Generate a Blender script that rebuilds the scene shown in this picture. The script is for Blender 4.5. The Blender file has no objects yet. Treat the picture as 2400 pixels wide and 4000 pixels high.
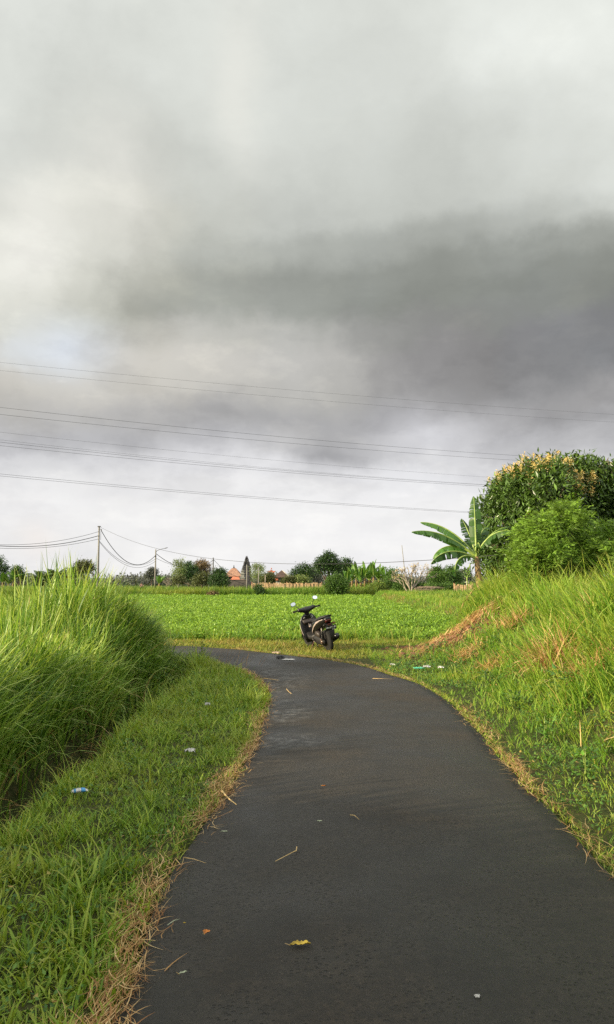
import bpy, math, random
import numpy as np
from mathutils import Vector, Matrix, Euler
R = math.radians
rng = np.random.default_rng(7)
random.seed(7)
sc = bpy.context.scene
COL = sc.collection

# ------------------------------------------------------------------ camera
CAMH, FPX, HORIZ = 1.65, 2900.0, 2262.0
PITCH = math.atan((HORIZ-2000)/FPX)
cp, sp = math.cos(PITCH), math.sin(PITCH)
def at(px, py, Y):
    """point of the place at distance Y along the view of photo pixel (px,py)"""
    u, v = (px-1200)/FPX, (2000-py)/FPX
    dx, dy, dz = u, cp-v*sp, sp+v*cp
    k = Y/dy
    return Vector((dx*k, Y, CAMH+dz*k))
def onground(px, py, z=0.0):
    u, v = (px-1200)/FPX, (2000-py)/FPX
    dx, dy, dz = u, cp-v*sp, sp+v*cp
    k = (z-CAMH)/dz
    return Vector((dx*k, dy*k, z))
cam = bpy.data.cameras.new('camera')
cam.sensor_fit = 'VERTICAL'; cam.sensor_height = 36; cam.lens = FPX/4000*36
cam.clip_start = 0.05; cam.clip_end = 6000
co = bpy.data.objects.new('camera', cam); COL.objects.link(co)
co.location = (0, 0, CAMH); co.rotation_euler = (R(90)+PITCH, 0, 0)
sc.camera = co

# ------------------------------------------------------------------ helpers
def tag(o, label=None, cat=None, group=None, kind=None):
    if label: o['label'] = label
    if cat: o['category'] = cat
    if group: o['group'] = group
    if kind: o['kind'] = kind
    return o
def empty(name, loc, label, cat, group=None, rz=0):
    o = bpy.data.objects.new(name, None); COL.objects.link(o)
    o.location = loc; o.rotation_euler = (0, 0, rz)
    o.empty_display_size = .2
    return tag(o, label, cat, group)
def link(name, me, mat, parent=None, smooth=False):
    o = bpy.data.objects.new(name, me); COL.objects.link(o)
    for m in (mat if isinstance(mat, (list, tuple)) else [mat]): me.materials.append(m)
    if smooth: me.polygons.foreach_set('use_smooth', [True]*len(me.polygons))
    if parent: o.parent = parent
    return o
def npmesh(name, V, F, mat, parent=None, attrs=None, smooth=False, midx=None):
    """V (n,3); F (m,3|4) int array"""
    me = bpy.data.meshes.new(name)
    V = np.ascontiguousarray(V, dtype=np.float32); F = np.ascontiguousarray(F, dtype=np.int32)
    m, k = F.shape
    me.vertices.add(len(V)); me.vertices.foreach_set('co', V.ravel())
    me.loops.add(m*k); me.loops.foreach_set('vertex_index', F.ravel())
    me.polygons.add(m); me.polygons.foreach_set('loop_start', np.arange(0, m*k, k, dtype=np.int32))
    me.polygons.foreach_set('use_smooth', np.full(m, smooth, dtype=bool))
    if midx is not None: me.polygons.foreach_set('material_index', np.asarray(midx, dtype=np.int32))
    me.update(calc_edges=True)
    if attrs:
        for an, av in attrs.items():
            a = me.attributes.new(an, 'FLOAT', 'POINT'); a.data.foreach_set('value', np.ascontiguousarray(av, dtype=np.float32))
    o = bpy.data.objects.new(name, me); COL.objects.link(o)
    for mm in (mat if isinstance(mat, (list, tuple)) else [mat]): me.materials.append(mm)
    if parent: o.parent = parent
    return o

class MB:
    """collects shapes for ONE mesh"""
    def __init__(s): s.v = []; s.f = []
    def add(s, vs, fs):
        o = len(s.v); s.v += [tuple(v) for v in vs]; s.f += [tuple(i+o for i in f) for f in fs]; return s
    def box(s, c, d, rot=None, taper=1.0):
        x, y, z = d[0]/2, d[1]/2, d[2]/2
        vs = [Vector((sx*x*(taper if sz > 0 else 1), sy*y*(taper if sz > 0 else 1), sz*z)) for sz in (-1, 1) for sy in (-1, 1) for sx in (-1, 1)]
        if rot is not None: vs = [rot @ v for v in vs]
        vs = [v+Vector(c) for v in vs]
        return s.add(vs, [(0,2,3,1),(4,5,7,6),(0,1,5,4),(2,6,7,3),(0,4,6,2),(1,3,7,5)])
    def tube(s, pts, r, n=8, cap=True):
        pts = [Vector(p) for p in pts]
        rs = r if isinstance(r, (list, tuple)) else [r]*len(pts)
        rings = []; up = Vector((0, 0, 1)); prev = None
        for i, p in enumerate(pts):
            d = (pts[min(i+1, len(pts)-1)]-pts[max(i-1, 0)])
            if d.length < 1e-9: d = Vector((0, 0, 1))
            d.normalize()
            if prev is None:
                a = d.cross(up)
                if a.length < .05: a = d.cross(Vector((1, 0, 0)))
            else: a = prev - d*prev.dot(d)
            if a.length < 1e-6: a = d.orthogonal()
            a.normalize(); b = d.cross(a); prev = a
            rings.append([p+(a*math.cos(2*math.pi*k/n)+b*math.sin(2*math.pi*k/n))*rs[i] for k in range(n)])
        vs = [v for rr in rings for v in rr]; fs = []
        for i in range(len(rings)-1):
            for k in range(n):
                fs.append((i*n+k, i*n+(k+1) % n, (i+1)*n+(k+1) % n, (i+1)*n+k))
        if cap: fs += [tuple(range(n))[::-1], tuple((len(rings)-1)*n+k for k in range(n))]
        return s.add(vs, fs)
    def loft(s, secs, n=14, p=2.6):
        """secs: (centre, half-width vector, half-height vector) superellipse sections"""
        vs = []; fs = []
        for c, a, b in secs:
            c, a, b = Vector(c), Vector(a), Vector(b)
            for k in range(n):
                t = 2*math.pi*k/n; ct, st = math.cos(t), math.sin(t)
                vs.append(c+a*math.copysign(abs(ct)**(2/p), ct)+b*math.copysign(abs(st)**(2/p), st))
        for i in range(len(secs)-1):
            for k in range(n): fs.append((i*n+k, i*n+(k+1) % n, (i+1)*n+(k+1) % n, (i+1)*n+k))
        fs += [tuple(range(n))[::-1], tuple((len(secs)-1)*n+k for k in range(n))]
        return s.add(vs, fs)
    def lathe(s, prof, n=20, M=None):
        """prof (r,z) about local z"""
        vs = []; fs = []
        for r, z in prof:
            for k in range(n):
                v = Vector((r*math.cos(2*math.pi*k/n), r*math.sin(2*math.pi*k/n), z))
                vs.append(M @ v if M else v)
        for i in range(len(prof)-1):
            for k in range(n): fs.append((i*n+k, i*n+(k+1) % n, (i+1)*n+(k+1) % n, (i+1)*n+k))
        fs += [tuple(range(n))[::-1], tuple((len(prof)-1)*n+k for k in range(n))]
        return s.add(vs, fs)
    def build(s, name, mat, parent=None, smooth=False, bevel=0, solid=0):
        me = bpy.data.meshes.new(name); me.from_pydata([tuple(v) for v in s.v], [], s.f); me.update()
        o = link(name, me, mat, parent, smooth)
        if solid:
            m = o.modifiers.new('solid', 'SOLIDIFY'); m.thickness = solid; m.offset = 0
        if bevel:
            m = o.modifiers.new('bevel', 'BEVEL'); m.width = bevel; m.segments = 2; m.limit_method = 'ANGLE'; m.angle_limit = R(40)
        return o

# ------------------------------------------------------------------ materials
def new_mat(name):
    m = bpy.data.materials.new(name); m.use_nodes = True
    nt = m.node_tree; nt.nodes.clear()
    out = nt.nodes.new('ShaderNodeOutputMaterial')
    return m, nt, out
def ramp(nt, stops, interp='LINEAR'):
    n = nt.nodes.new('ShaderNodeValToRGB'); cr = n.color_ramp; cr.interpolation = interp
    while len(cr.elements) < len(stops): cr.elements.new(.5)
    for e, (p, c) in zip(cr.elements, stops):
        e.position = p; e.color = (*c, 1) if len(c) == 3 else c
    return n
def mathn(nt, op, a=None, b=None, c=None, clamp=False):
    n = nt.nodes.new('ShaderNodeMath'); n.operation = op; n.use_clamp = clamp
    for i, v in enumerate((a, b, c)):
        if v is None: continue
        if isinstance(v, (int, float)): n.inputs[i].default_value = v
        else: nt.links.new(v, n.inputs[i])
    return n.outputs[0]
def mixc(nt, f, a, b, mode='MIX'):
    n = nt.nodes.new('ShaderNodeMix'); n.data_type = 'RGBA'; n.blend_type = mode
    for s, v in ((n.inputs[0], f), (n.inputs[6], a), (n.inputs[7], b)):
        if isinstance(v, (int, float)): s.default_value = v
        elif isinstance(v, tuple): s.default_value = (*v, 1)
        else: nt.links.new(v, s)
    return n.outputs[2]
def noise(nt, scale, detail=4, rough=.55, vec=None, dim='3D'):
    n = nt.nodes.new('ShaderNodeTexNoise'); n.noise_dimensions = dim
    n.inputs['Scale'].default_value = scale; n.inputs['Detail'].default_value = detail; n.inputs['Roughness'].default_value = rough
    if vec is not None: nt.links.new(vec, n.inputs['Vector'])
    return n
def objco(nt):
    return nt.nodes.new('ShaderNodeTexCoord').outputs['Object']
def plain(name, col, rough=.6, metal=0, var=.12, vscale=6, bump=0, bscale=60, spec=.4):
    m, nt, out = new_mat(name)
    b = nt.nodes.new('ShaderNodeBsdfPrincipled')
    co = objco(nt)
    n = noise(nt, vscale, 5, .6, co)
    d = tuple(max(0, c*(1-var*2.2)) for c in col); l = tuple(min(1, c*(1+var*1.6)) for c in col)
    r = ramp(nt, [(.3, d), (.5, col), (.72, l)]); nt.links.new(n.outputs[0], r.inputs[0])
    nt.links.new(r.outputs[0], b.inputs['Base Color'])
    b.inputs['Roughness'].default_value = rough; b.inputs['Metallic'].default_value = metal
    b.inputs['Specular IOR Level'].default_value = spec
    if bump:
        n2 = noise(nt, bscale, 4, .6, co); bp = nt.nodes.new('ShaderNodeBump'); bp.inputs['Strength'].default_value = bump
        bp.inputs['Distance'].default_value = .01
        nt.links.new(n2.outputs[0], bp.inputs['Height']); nt.links.new(bp.outputs[0], b.inputs['Normal'])
    nt.links.new(b.outputs[0], out.inputs[0])
    return m
def leafmat(name, stops, trans=.3, rough=.5, tip=None, patch=None, pscale=.8, spec=.3, plo=.45, phi=.65):
    """colour by a per-leaf random value; patch = colour that takes over in noise patches; tip = colour of blade tips"""
    m, nt, out = new_mat(name)
    a = nt.nodes.new('ShaderNodeAttribute'); a.attribute_name = 'rnd'
    r = ramp(nt, stops); nt.links.new(a.outputs['Fac'], r.inputs[0]); c = r.outputs[0]
    if patch:
        g = nt.nodes.new('ShaderNodeNewGeometry')
        n = noise(nt, pscale, 4, .6, g.outputs['Position'])
        add = mathn(nt, 'MULTIPLY_ADD', a.outputs['Fac'], .25, n.outputs[0])
        mr = nt.nodes.new('ShaderNodeMapRange'); mr.inputs[1].default_value = plo+.12; mr.inputs[2].default_value = phi+.12
        nt.links.new(add, mr.inputs[0])
        c = mixc(nt, mr.outputs[0], c, patch)
    if tip:
        t = nt.nodes.new('ShaderNodeAttribute'); t.attribute_name = 't'
        mr = nt.nodes.new('ShaderNodeMapRange'); mr.inputs[1].default_value = .72; mr.inputs[2].default_value = 1.0; mr.inputs[4].default_value = .7
        nt.links.new(t.outputs['Fac'], mr.inputs[0])
        k = mathn(nt, 'MULTIPLY', mr.outputs[0], mathn(nt, 'GREATER_THAN', a.outputs['Fac'], .45))
        c = mixc(nt, k, c, tip)
    b = nt.nodes.new('ShaderNodeBsdfPrincipled'); nt.links.new(c, b.inputs['Base Color'])
    b.inputs['Roughness'].default_value = rough; b.inputs['Specular IOR Level'].default_value = spec
    tr = nt.nodes.new('ShaderNodeBsdfTranslucent')
    tc = mixc(nt, 1.0, c, (1.25, 1.2, .55), 'MULTIPLY'); nt.links.new(tc, tr.inputs[0])
    mx = nt.nodes.new('ShaderNodeMixShader'); mx.inputs[0].default_value = trans
    nt.links.new(b.outputs[0], mx.inputs[1]); nt.links.new(tr.outputs[0], mx.inputs[2]); nt.links.new(mx.outputs[0], out.inputs[0])
    return m
G = lambda *c: tuple(c)
M = {}
M['bark'] = plain('bark', (.12, .09, .065), .9, var=.3, vscale=4, bump=.6, bscale=25)
M['pale_bark'] = plain('pale_bark', (.26, .22, .17), .85, var=.25, vscale=5, bump=.4, bscale=30)
M['concrete_pole'] = plain('concrete_pole', (.20, .19, .17), .85, var=.15, vscale=1.5, bump=.3)
M['dark_pole'] = plain('dark_pole', (.09, .09, .09), .6, var=.15)
M['cable'] = plain('cable', (.025, .025, .027), .6, var=.05)

# ------------------------------------------------------------------ sun + sky
SUN_EL, SUN_AZ = 17.0, 22.0      # light travels to +X, turned SUN_AZ degrees towards +Y
tx, ty, tz = math.cos(R(SUN_EL))*math.cos(R(SUN_AZ)), math.cos(R(SUN_EL))*math.sin(R(SUN_AZ)), -math.sin(R(SUN_EL))
sun = bpy.data.lights.new('sun', 'SUN'); sun.energy = 5.0; sun.angle = R(.6); sun.color = (1.0, .845, .57)
so = bpy.data.objects.new('sun', sun); COL.objects.link(so)
so.rotation_euler = Vector((tx, ty, tz)).to_track_quat('-Z', 'Y').to_euler()
so.location = (-20, -8, 12)

sc.view_settings.view_transform = 'Standard'; sc.view_settings.look = 'None'; sc.view_settings.gamma = 1
EXPO = .95
sc.view_settings.exposure = EXPO

SX = [0, 185, 370, 555, 740, 925, 1110, 1295, 1484]
SKY = {
0:    (232,226,222,224,220,218,224,232,236),
120:  (226,220,218,222,216,216,224,234,238),
210:  (222,214,214,224,216,212,218,224,226),
300:  (214,204,204,220,214,208,206,214,218),
380:  (212,206,200,212,208,204,204,210,218),
460:  (220,232,200,206,206,200,202,208,218),
540:  (236,234,198,198,200,194,196,202,212),
620:  (238,228,194,176,174,166,162,166,174),
700:  (222,214,172,156,152,147,145,144,146),
780:  (210,212,168,170,158,144,141,140,138),
850:  (204,238,198,206,190,148,138,136,130),
920:  (196,206,202,198,186,154,142,140,134),
980:  (186,194,200,190,186,168,146,146,158),
1030: (186,180,174,170,178,164,184,184,172),
1080: (214,192,184,200,170,186,216,200,184),
1130: (228,214,222,228,228,230,228,214,204),
1200: (242,240,242,245,246,245,242,236,231),
1300: (244,242,244,246,247,246,244,242,240),
1400: (240,240,242,243,244,244,242,240,238)}
SY = sorted(SKY)
def skytint(x, y, g):
    r = gr = b = g
    if y < 800: r -= 1.5; gr += 1.5; b -= 4.5
    elif y < 1000: r += 1; b -= 4 if x < 900 else 0
    elif y < 1180: b += 2
    else: r += 1; b -= 1
    if x < 520 and 380 < y < 1010: r += 3; gr += 1; b -= 3
    if x > 1250 and 780 < y < 960: r -= 2; b += 2
    if abs(x-185) < 60 and abs(y-850) < 40: r -= 16; gr -= 3; b += 12
    return (r, gr, b)
def s2l(c): c = c/255; return c/12.92 if c < .04045 else ((c+.055)/1.055)**2.4
def sky_sample(x, y):
    x = min(max(x, 0), 1484); y = min(max(y, 0), 1400)
    i = max(k for k in range(len(SX)-1) if SX[k] <= x); j = max(k for k in range(len(SY)-1) if SY[k] <= y)
    fx = (x-SX[i])/(SX[i+1]-SX[i]); fy = (y-SY[j])/(SY[j+1]-SY[j])
    g = lambda a, b: skytint(SX[a], SY[b], SKY[SY[b]][a])
    q = [g(i, j), g(i+1, j), g(i, j+1), g(i+1, j+1)]
    return [(q[0][k]*(1-fx)+q[1][k]*fx)*(1-fy)+(q[2][k]*(1-fx)+q[3][k]*fx)*fy for k in range(3)]
def dir2px(azd, eld):
    d = Vector((math.sin(R(azd))*math.cos(R(eld)), math.cos(R(azd))*math.cos(R(eld)), math.sin(R(eld))))
    fy = d.y*cp+d.z*sp; fz = -d.y*sp+d.z*cp
    return ((1200+FPX*d.x/fy)/1.6173, (2000-FPX*fz/fy)/1.6173)
w = bpy.data.worlds.new('World'); sc.world = w; w.use_nodes = True
nt = w.node_tree; nt.nodes.clear()
wo = nt.nodes.new('ShaderNodeOutputWorld'); bg = nt.nodes.new('ShaderNodeBackground'); nt.links.new(bg.outputs[0], wo.inputs[0])
tc = nt.nodes.new('ShaderNodeTexCoord')
nz = nt.nodes.new('ShaderNodeVectorMath'); nz.operation = 'NORMALIZE'; nt.links.new(tc.outputs['Generated'], nz.inputs[0])
sx = nt.nodes.new('ShaderNodeSeparateXYZ'); nt.links.new(nz.outputs[0], sx.inputs[0])
az0 = mathn(nt, 'MULTIPLY', mathn(nt, 'ARCTAN2', sx.outputs[0], sx.outputs[1]), 180/math.pi)
el0 = mathn(nt, 'MULTIPLY', mathn(nt, 'ARCSINE', sx.outputs[2]), 180/math.pi)
mp = nt.nodes.new('ShaderNodeMapping'); mp.inputs['Scale'].default_value = (1, 1, 1.35); nt.links.new(nz.outputs[0], mp.inputs[0])
wn = noise(nt, 2.7, 10, .6, nz.outputs[0])
ws = nt.nodes.new('ShaderNodeSeparateColor'); nt.links.new(wn.outputs['Color'], ws.inputs[0])
amp = nt.nodes.new('ShaderNodeMapRange'); amp.inputs[1].default_value = 2; amp.inputs[2].default_value = 16; amp.inputs[3].default_value = .35; amp.inputs[4].default_value = 1
nt.links.new(el0, amp.inputs[0])
daz = mathn(nt, 'MULTIPLY', mathn(nt, 'SUBTRACT', ws.outputs[0], .5), 24.0)
dele = mathn(nt, 'MULTIPLY', mathn(nt, 'SUBTRACT', ws.outputs[1], .5), 12.5)
AZ = mathn(nt, 'ADD', az0, mathn(nt, 'MULTIPLY', daz, amp.outputs[0]))
EL = mathn(nt, 'ADD', el0, mathn(nt, 'MULTIPLY', dele, amp.outputs[0]))
fe = mathn(nt, 'DIVIDE', EL, 46.0, clamp=True)
els = [0, 1.2, 2.5, 4, 5.5, 7, 8.5, 10, 12, 14, 16, 18, 20, 22, 24.5, 27, 30, 33, 36, 40, 45]
prev = None
cols = [-24+4*i for i in range(13)]
for i, a in enumerate(cols):
    st = []
    for e in els:
        c = sky_sample(*dir2px(a*(1 if e < 20 else .98), e)); st.append((e/46, tuple(s2l(v) for v in c)))
    r = ramp(nt, st, 'EASE'); nt.links.new(fe, r.inputs[0])
    if prev is None: prev = r.outputs[0]
    else:
        f = mathn(nt, 'SUBTRACT', mathn(nt, 'DIVIDE', mathn(nt, 'SUBTRACT', AZ, cols[i-1]), 4.0), 0.0, clamp=True)
        f = mathn(nt, 'MULTIPLY', mathn(nt, 'MULTIPLY', f, f), mathn(nt, 'SUBTRACT', 3.0, mathn(nt, 'MULTIPLY', f, 2.0)))
        prev = mixc(nt, f, prev, r.outputs[0])
# billow detail
n2 = noise(nt, 5.5, 9, .58, nz.outputs[0])
mr = nt.nodes.new('ShaderNodeMapRange'); mr.inputs[1].default_value = .3; mr.inputs[2].default_value = .7; mr.inputs[3].default_value = .90; mr.inputs[4].default_value = 1.10
nt.links.new(n2.outputs[0], mr.inputs[0])
cmb = nt.nodes.new('ShaderNodeCombineColor')
for k in range(3): nt.links.new(mr.outputs[0], cmb.inputs[k])
cl = mixc(nt, 1.0, prev, cmb.outputs[0], 'MULTIPLY')
# low stratus bands
mp2 = nt.nodes.new('ShaderNodeMapping'); mp2.inputs['Scale'].default_value = (1, 1, 6); nt.links.new(nz.outputs[0], mp2.inputs[0])
n3 = noise(nt, 5, 7, .6, mp2.outputs[0])
b3 = ramp(nt, [(.42, (1.0, 1.0, 1.0)), (.60, (.955, .958, .975))]); nt.links.new(n3.outputs[0], b3.inputs[0])
lowm = nt.nodes.new('ShaderNodeMapRange'); lowm.inputs[1].default_value = 13; lowm.inputs[2].default_value = 6; nt.links.new(el0, lowm.inputs[0])
cl = mixc(nt, lowm.outputs[0], cl, mixc(nt, 1.0, cl, b3.outputs[0], 'MULTIPLY'))
# breaks in the deck: (azimuth, elevation, half width, half height, colour, strength)
for a_, e_, ra, re2, c_, k_ in [(-17.6, 16.4, 3.6, 1.9, (226, 233, 243), .62), (-19.4, 3.0, 1.2, 1.3, (250, 240, 232), .5), (-15.2, 28.0, 4.0, 4.5, (240, 238, 230), .65),
                                (-5.0, 35.0, 2.2, 6.0, (234, 234, 226), .55), (9.5, 11.3, 4.5, 1.6, (226, 226, 230), .65), (-8.5, 9.6, 3.2, 1.1, (222, 222, 226), .6), (-10.5, 16.0, 4.0, 2.2, (214, 210, 200), .45), (-21.5, 23.5, 3.5, 4.5, (244, 242, 236), .6), (-4.0, 5.6, 20, 2.6, (243, 243, 243), .62)]:
    ax_ = mathn(nt, 'DIVIDE', mathn(nt, 'SUBTRACT', mathn(nt, 'ADD', az0, mathn(nt, 'MULTIPLY', daz, .35)), a_), ra)
    ex_ = mathn(nt, 'DIVIDE', mathn(nt, 'SUBTRACT', mathn(nt, 'ADD', el0, mathn(nt, 'MULTIPLY', dele, .35*min(1, re2/2.2))), e_), re2)
    g_ = mathn(nt, 'EXPONENT', mathn(nt, 'MULTIPLY', mathn(nt, 'ADD', mathn(nt, 'MULTIPLY', ax_, ax_), mathn(nt, 'MULTIPLY', ex_, ex_)), -1.0))
    g_ = mathn(nt, 'MULTIPLY', g_, mathn(nt, 'MULTIPLY', n2.outputs[0], 2*k_), clamp=True)
    cl = mixc(nt, g_, cl, tuple(s2l(v) for v in c_))
# ragged scud under the deck, crisper towards the horizon
mp4 = nt.nodes.new('ShaderNodeMapping'); mp4.inputs['Scale'].default_value = (1, 1, 2.2); nt.links.new(nz.outputs[0], mp4.inputs[0])
n4 = noise(nt, 6.5, 12, .62, mp4.outputs[0])
s4 = ramp(nt, [(.40, (.90, .90, .905)), (.50, (1, 1, 1)), (.56, (1.0, 1.0, 1.0)), (.64, (1.10, 1.095, 1.08))]); nt.links.new(n4.outputs[0], s4.inputs[0])
m4 = nt.nodes.new('ShaderNodeMapRange'); m4.inputs[1].default_value = 30; m4.inputs[2].default_value = 15; m4.inputs[3].default_value = .25; nt.links.new(el0, m4.inputs[0])
m5 = nt.nodes.new('ShaderNodeMapRange'); m5.inputs[1].default_value = 3; m5.inputs[2].default_value = 8; m5.inputs[3].default_value = .3; nt.links.new(el0, m5.inputs[0])
cl = mixc(nt, mathn(nt, 'MULTIPLY', m4.outputs[0], m5.outputs[0]), cl, mixc(nt, 1.0, cl, s4.outputs[0], 'MULTIPLY'))
# real sky showing faintly through the thin cloud
sky = nt.nodes.new('ShaderNodeTexSky'); sky.sky_type = 'NISHITA'; sky.sun_disc = False
sky.sun_elevation = R(SUN_EL); sky.sun_rotation = math.atan2(-tx, -ty)
skd = mixc(nt, 1.0, sky.outputs[0], (.1, .1, .1), 'MULTIPLY')
thin = nt.nodes.new('ShaderNodeMapRange'); thin.inputs[1].default_value = .5; thin.inputs[2].default_value = .75; thin.inputs[4].default_value = .05
nt.links.new(n2.outputs[0], thin.inputs[0])
fin = mixc(nt, thin.outputs[0], cl, skd)
# cloud deck out of view, brightened overhead, sideways and behind to lift the shade
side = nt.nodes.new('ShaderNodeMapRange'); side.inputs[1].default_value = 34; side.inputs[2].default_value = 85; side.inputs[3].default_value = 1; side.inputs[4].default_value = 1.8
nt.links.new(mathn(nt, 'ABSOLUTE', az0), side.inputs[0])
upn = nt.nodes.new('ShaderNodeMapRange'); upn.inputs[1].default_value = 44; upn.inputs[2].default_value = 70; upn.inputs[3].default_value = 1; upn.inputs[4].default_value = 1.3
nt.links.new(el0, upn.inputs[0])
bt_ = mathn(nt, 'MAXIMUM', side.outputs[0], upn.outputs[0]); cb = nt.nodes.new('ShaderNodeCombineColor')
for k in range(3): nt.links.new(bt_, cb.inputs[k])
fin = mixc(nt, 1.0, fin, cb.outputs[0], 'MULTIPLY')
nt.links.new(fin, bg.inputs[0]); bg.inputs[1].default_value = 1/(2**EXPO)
w.cycles.sampling_method = 'MANUAL'; w.cycles.sample_map_resolution = 512
sc.cycles.max_bounces = 8; sc.cycles.diffuse_bounces = 3; sc.cycles.glossy_bounces = 3; sc.cycles.transmission_bounces = 4
sc.cycles.transparent_max_bounces = 8; sc.cycles.use_denoising = False; sc.cycles.sample_clamp_indirect = 4
# ------------------------------------------------------------------ road edges and terrain
def catmull(pts, n):
    P = [np.array(p[:2], float) for p in pts]; P = [2*P[0]-P[1]]+P+[2*P[-1]-P[-2]]
    out = []
    for i in range(1, len(P)-2):
        for t in np.linspace(0, 1, 12, endpoint=False):
            a, b, c, d = P[i-1:i+3]
            out.append(.5*((2*b)+(-a+c)*t+(2*a-5*b+4*c-d)*t*t+(-a+3*b-3*c+d)*t**3))
    out.append(P[-2]); out = np.array(out)
    L = np.r_[0, np.cumsum(np.hypot(*np.diff(out, axis=0).T))]
    s = np.linspace(0, L[-1], n)
    return np.c_[np.interp(s, L, out[:, 0]), np.interp(s, L, out[:, 1])]
DP = 2400/1484
RZ = .03
LE = [onground(x*DP, y*DP, RZ) for x, y in [(272,2473),(340,2330),(375,2170),(450,2055),(512,1960),(562,1895),(605,1825),(632,1765),(645,1715)]]
LE = [(LE[0][0]-.05, -6), (LE[0][0]-.05, 0)]+[(p.x, p.y) for p in LE]+[(-.52,10.6),(-.68,11.8),(-1.0,13.1),(-1.5,14.3),(-2.3,15.3),(-3.4,15.9),(-6,16.3),(-12,16.6),(-30,17)]
RE = [onground(x*DP, y*DP, RZ) for x, y in [(1484,2120),(1400,2030),(1340,1970),(1270,1900),(1200,1820),(1150,1760),(1090,1700),(1020,1655),(940,1628),(870,1607),(800,1594),(740,1587),(660,1578),(580,1569),(500,1563),(440,1560)]]
RE = [(1.75, -6), (1.72, 0), (1.72, 2.5)]+[(p.x, p.y) for p in RE]+[(-6,18.6),(-12,18.9),(-30,19.3)]
NR = 240
le, re_ = catmull(LE, NR), catmull(RE, NR)
# jagged asphalt edge
jit = lambda n, s: np.convolve(rng.normal(0, s, n+8), np.ones(3)/3, 'valid')[:n]
le[:, 0] += jit(NR, .022); re_[:, 0] += jit(NR, .022)
le[:, 1] += jit(NR, .015); re_[:, 1] += jit(NR, .015)
def edge_x(poly, y):      # x of an edge at distance y (for the part that runs away from the camera)
    k = len(poly); m = poly[:, 1].argmax() if False else k
    return np.interp(y, poly[:, 1], poly[:, 0])
poly_road = np.r_[le, re_[::-1]]
def in_poly(x, y, poly):
    x = np.asarray(x, float); y = np.asarray(y, float); c = np.zeros(x.shape, bool)
    px, py = poly[:, 0], poly[:, 1]; j = len(poly)-1
    for i in range(len(poly)):
        if py[i] != py[j]:
            m = ((py[i] > y) != (py[j] > y)) & (x < (px[j]-px[i])*(y-py[i])/(py[j]-py[i])+px[i])
            c ^= m
        j = i
    return c
def dist_line(x, y, poly):
    x = np.asarray(x, float).ravel(); y = np.asarray(y, float).ravel(); d = np.full(x.shape, 1e9)
    for i in range(0, len(poly)-1):
        a, b = poly[i], poly[i+1]; ab = b-a; L2 = (ab**2).sum()
        t = np.clip(((x-a[0])*ab[0]+(y-a[1])*ab[1])/L2, 0, 1)
        d = np.minimum(d, np.hypot(x-a[0]-t*ab[0], y-a[1]-t*ab[1]))
    return d
def smooth(t): t = np.clip(t, 0, 1); return t*t*(3-2*t)
TOE_Y = [-10, 0, 4, 6, 8, 10, 12, 13.5, 15, 16.5, 18, 20, 22, 24, 27, 90]
TOE_X = [2.3, 2.3, 2.35, 2.5, 2.55, 2.45, 2.45, 2.4, 2.3, 2.35, 2.7, 3.5, 4.3, 5.0, 5.6, 6.1]
TOE_W = [2.4, 2.4, 2.4, 2.5, 2.6, 2.7, 2.7, 2.6, 2.4, 2.2, 1.9, 1.6, 1.3, 1.0, .7, .6]
TOE_H = [1.15,1.15,1.15,1.15,1.15,1.12,1.02,.94, .86,.86,.98, .95, .85,.68,.48, .45]
def ditch_x(y): return np.interp(y, [-6, 4, 7, 10, 13, 15, 30], [-2.05, -2.1, -2.10, -2.05, -2.08, -2.3, -3.2])
def vnoise(x, y, s, seed=0):
    """cheap smooth 2-D noise, -1..1"""
    r = np.random.default_rng(1234+seed); T = r.uniform(-1, 1, (64, 64))
    u = np.asarray(x, float)*s+100; v = np.asarray(y, float)*s+100
    i = np.floor(u).astype(int); j = np.floor(v).astype(int); fu = u-i; fv = v-j
    fu = fu*fu*(3-2*fu); fv = fv*fv*(3-2*fv); i %= 64; j %= 64; i1 = (i+1) % 64; j1 = (j+1) % 64
    return (T[i, j]*(1-fu)+T[i1, j]*fu)*(1-fv)+(T[i, j1]*(1-fu)+T[i1, j1]*fu)*fv
def terr(x, y):
    x = np.asarray(x, float); y = np.asarray(y, float)
    h = np.interp(y, TOE_Y, TOE_H)*smooth((x-np.interp(y, TOE_Y, TOE_X))/np.interp(y, TOE_Y, TOE_W))
    # lumpy slope, soil heap at its front end
    near = smooth((34-y)/10)
    h = h+near*smooth((x-2.3)/1.2)*(.07*vnoise(x, y, .9, 1)+.035*vnoise(x, y, 2.3, 2))
    h = h+.10*np.exp(-(((x-3.3)/1.0)**2+((y-17.0)/1.5)**2))
    # verge bump left
    dx = ditch_x(y)
    dm = smooth((15.6-y)/1.2)
    h = h-dm*.75*np.exp(-((x-dx+.30)/.27)**2)
    h = h+dm*.10*smooth((dx-.6-x)/.6)
    h = h+np.where((x > dx) & (x < 1) & (y < 15), .025*vnoise(x, y, 1.5, 3), 0)
    far = smooth((np.hypot(x, y)-90)/200)
    h = h+far*.6*vnoise(x, y, .02, 5)
    # under the road the soil lies lower
    return h
GX = np.unique(np.round(np.r_[-1500, -900, -500, -300, -200, -130, -90, -60, -45, -36, -30, -25, -21, -18, -15, -12.5, -10.5, np.arange(-9, -4, .3), np.arange(-4, 6.6, .09), np.arange(6.7, 12, .4), 13, 14.5, 17, 20, 25, 32, 42, 60, 90, 130, 200, 300, 500, 900, 1500], 3))
GY = np.unique(np.round(np.r_[-400, -150, -60, -30, -15, -9, np.arange(-6, 2, .4), np.arange(2, 22, .1), np.arange(22, 36, .3), np.arange(36, 80, 1.5), 85, 92, 100, 110, 125, 145, 170, 210, 260, 340, 450, 700, 1100, 2000], 3))
XX, YY = np.meshgrid(GX, GY)
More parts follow.
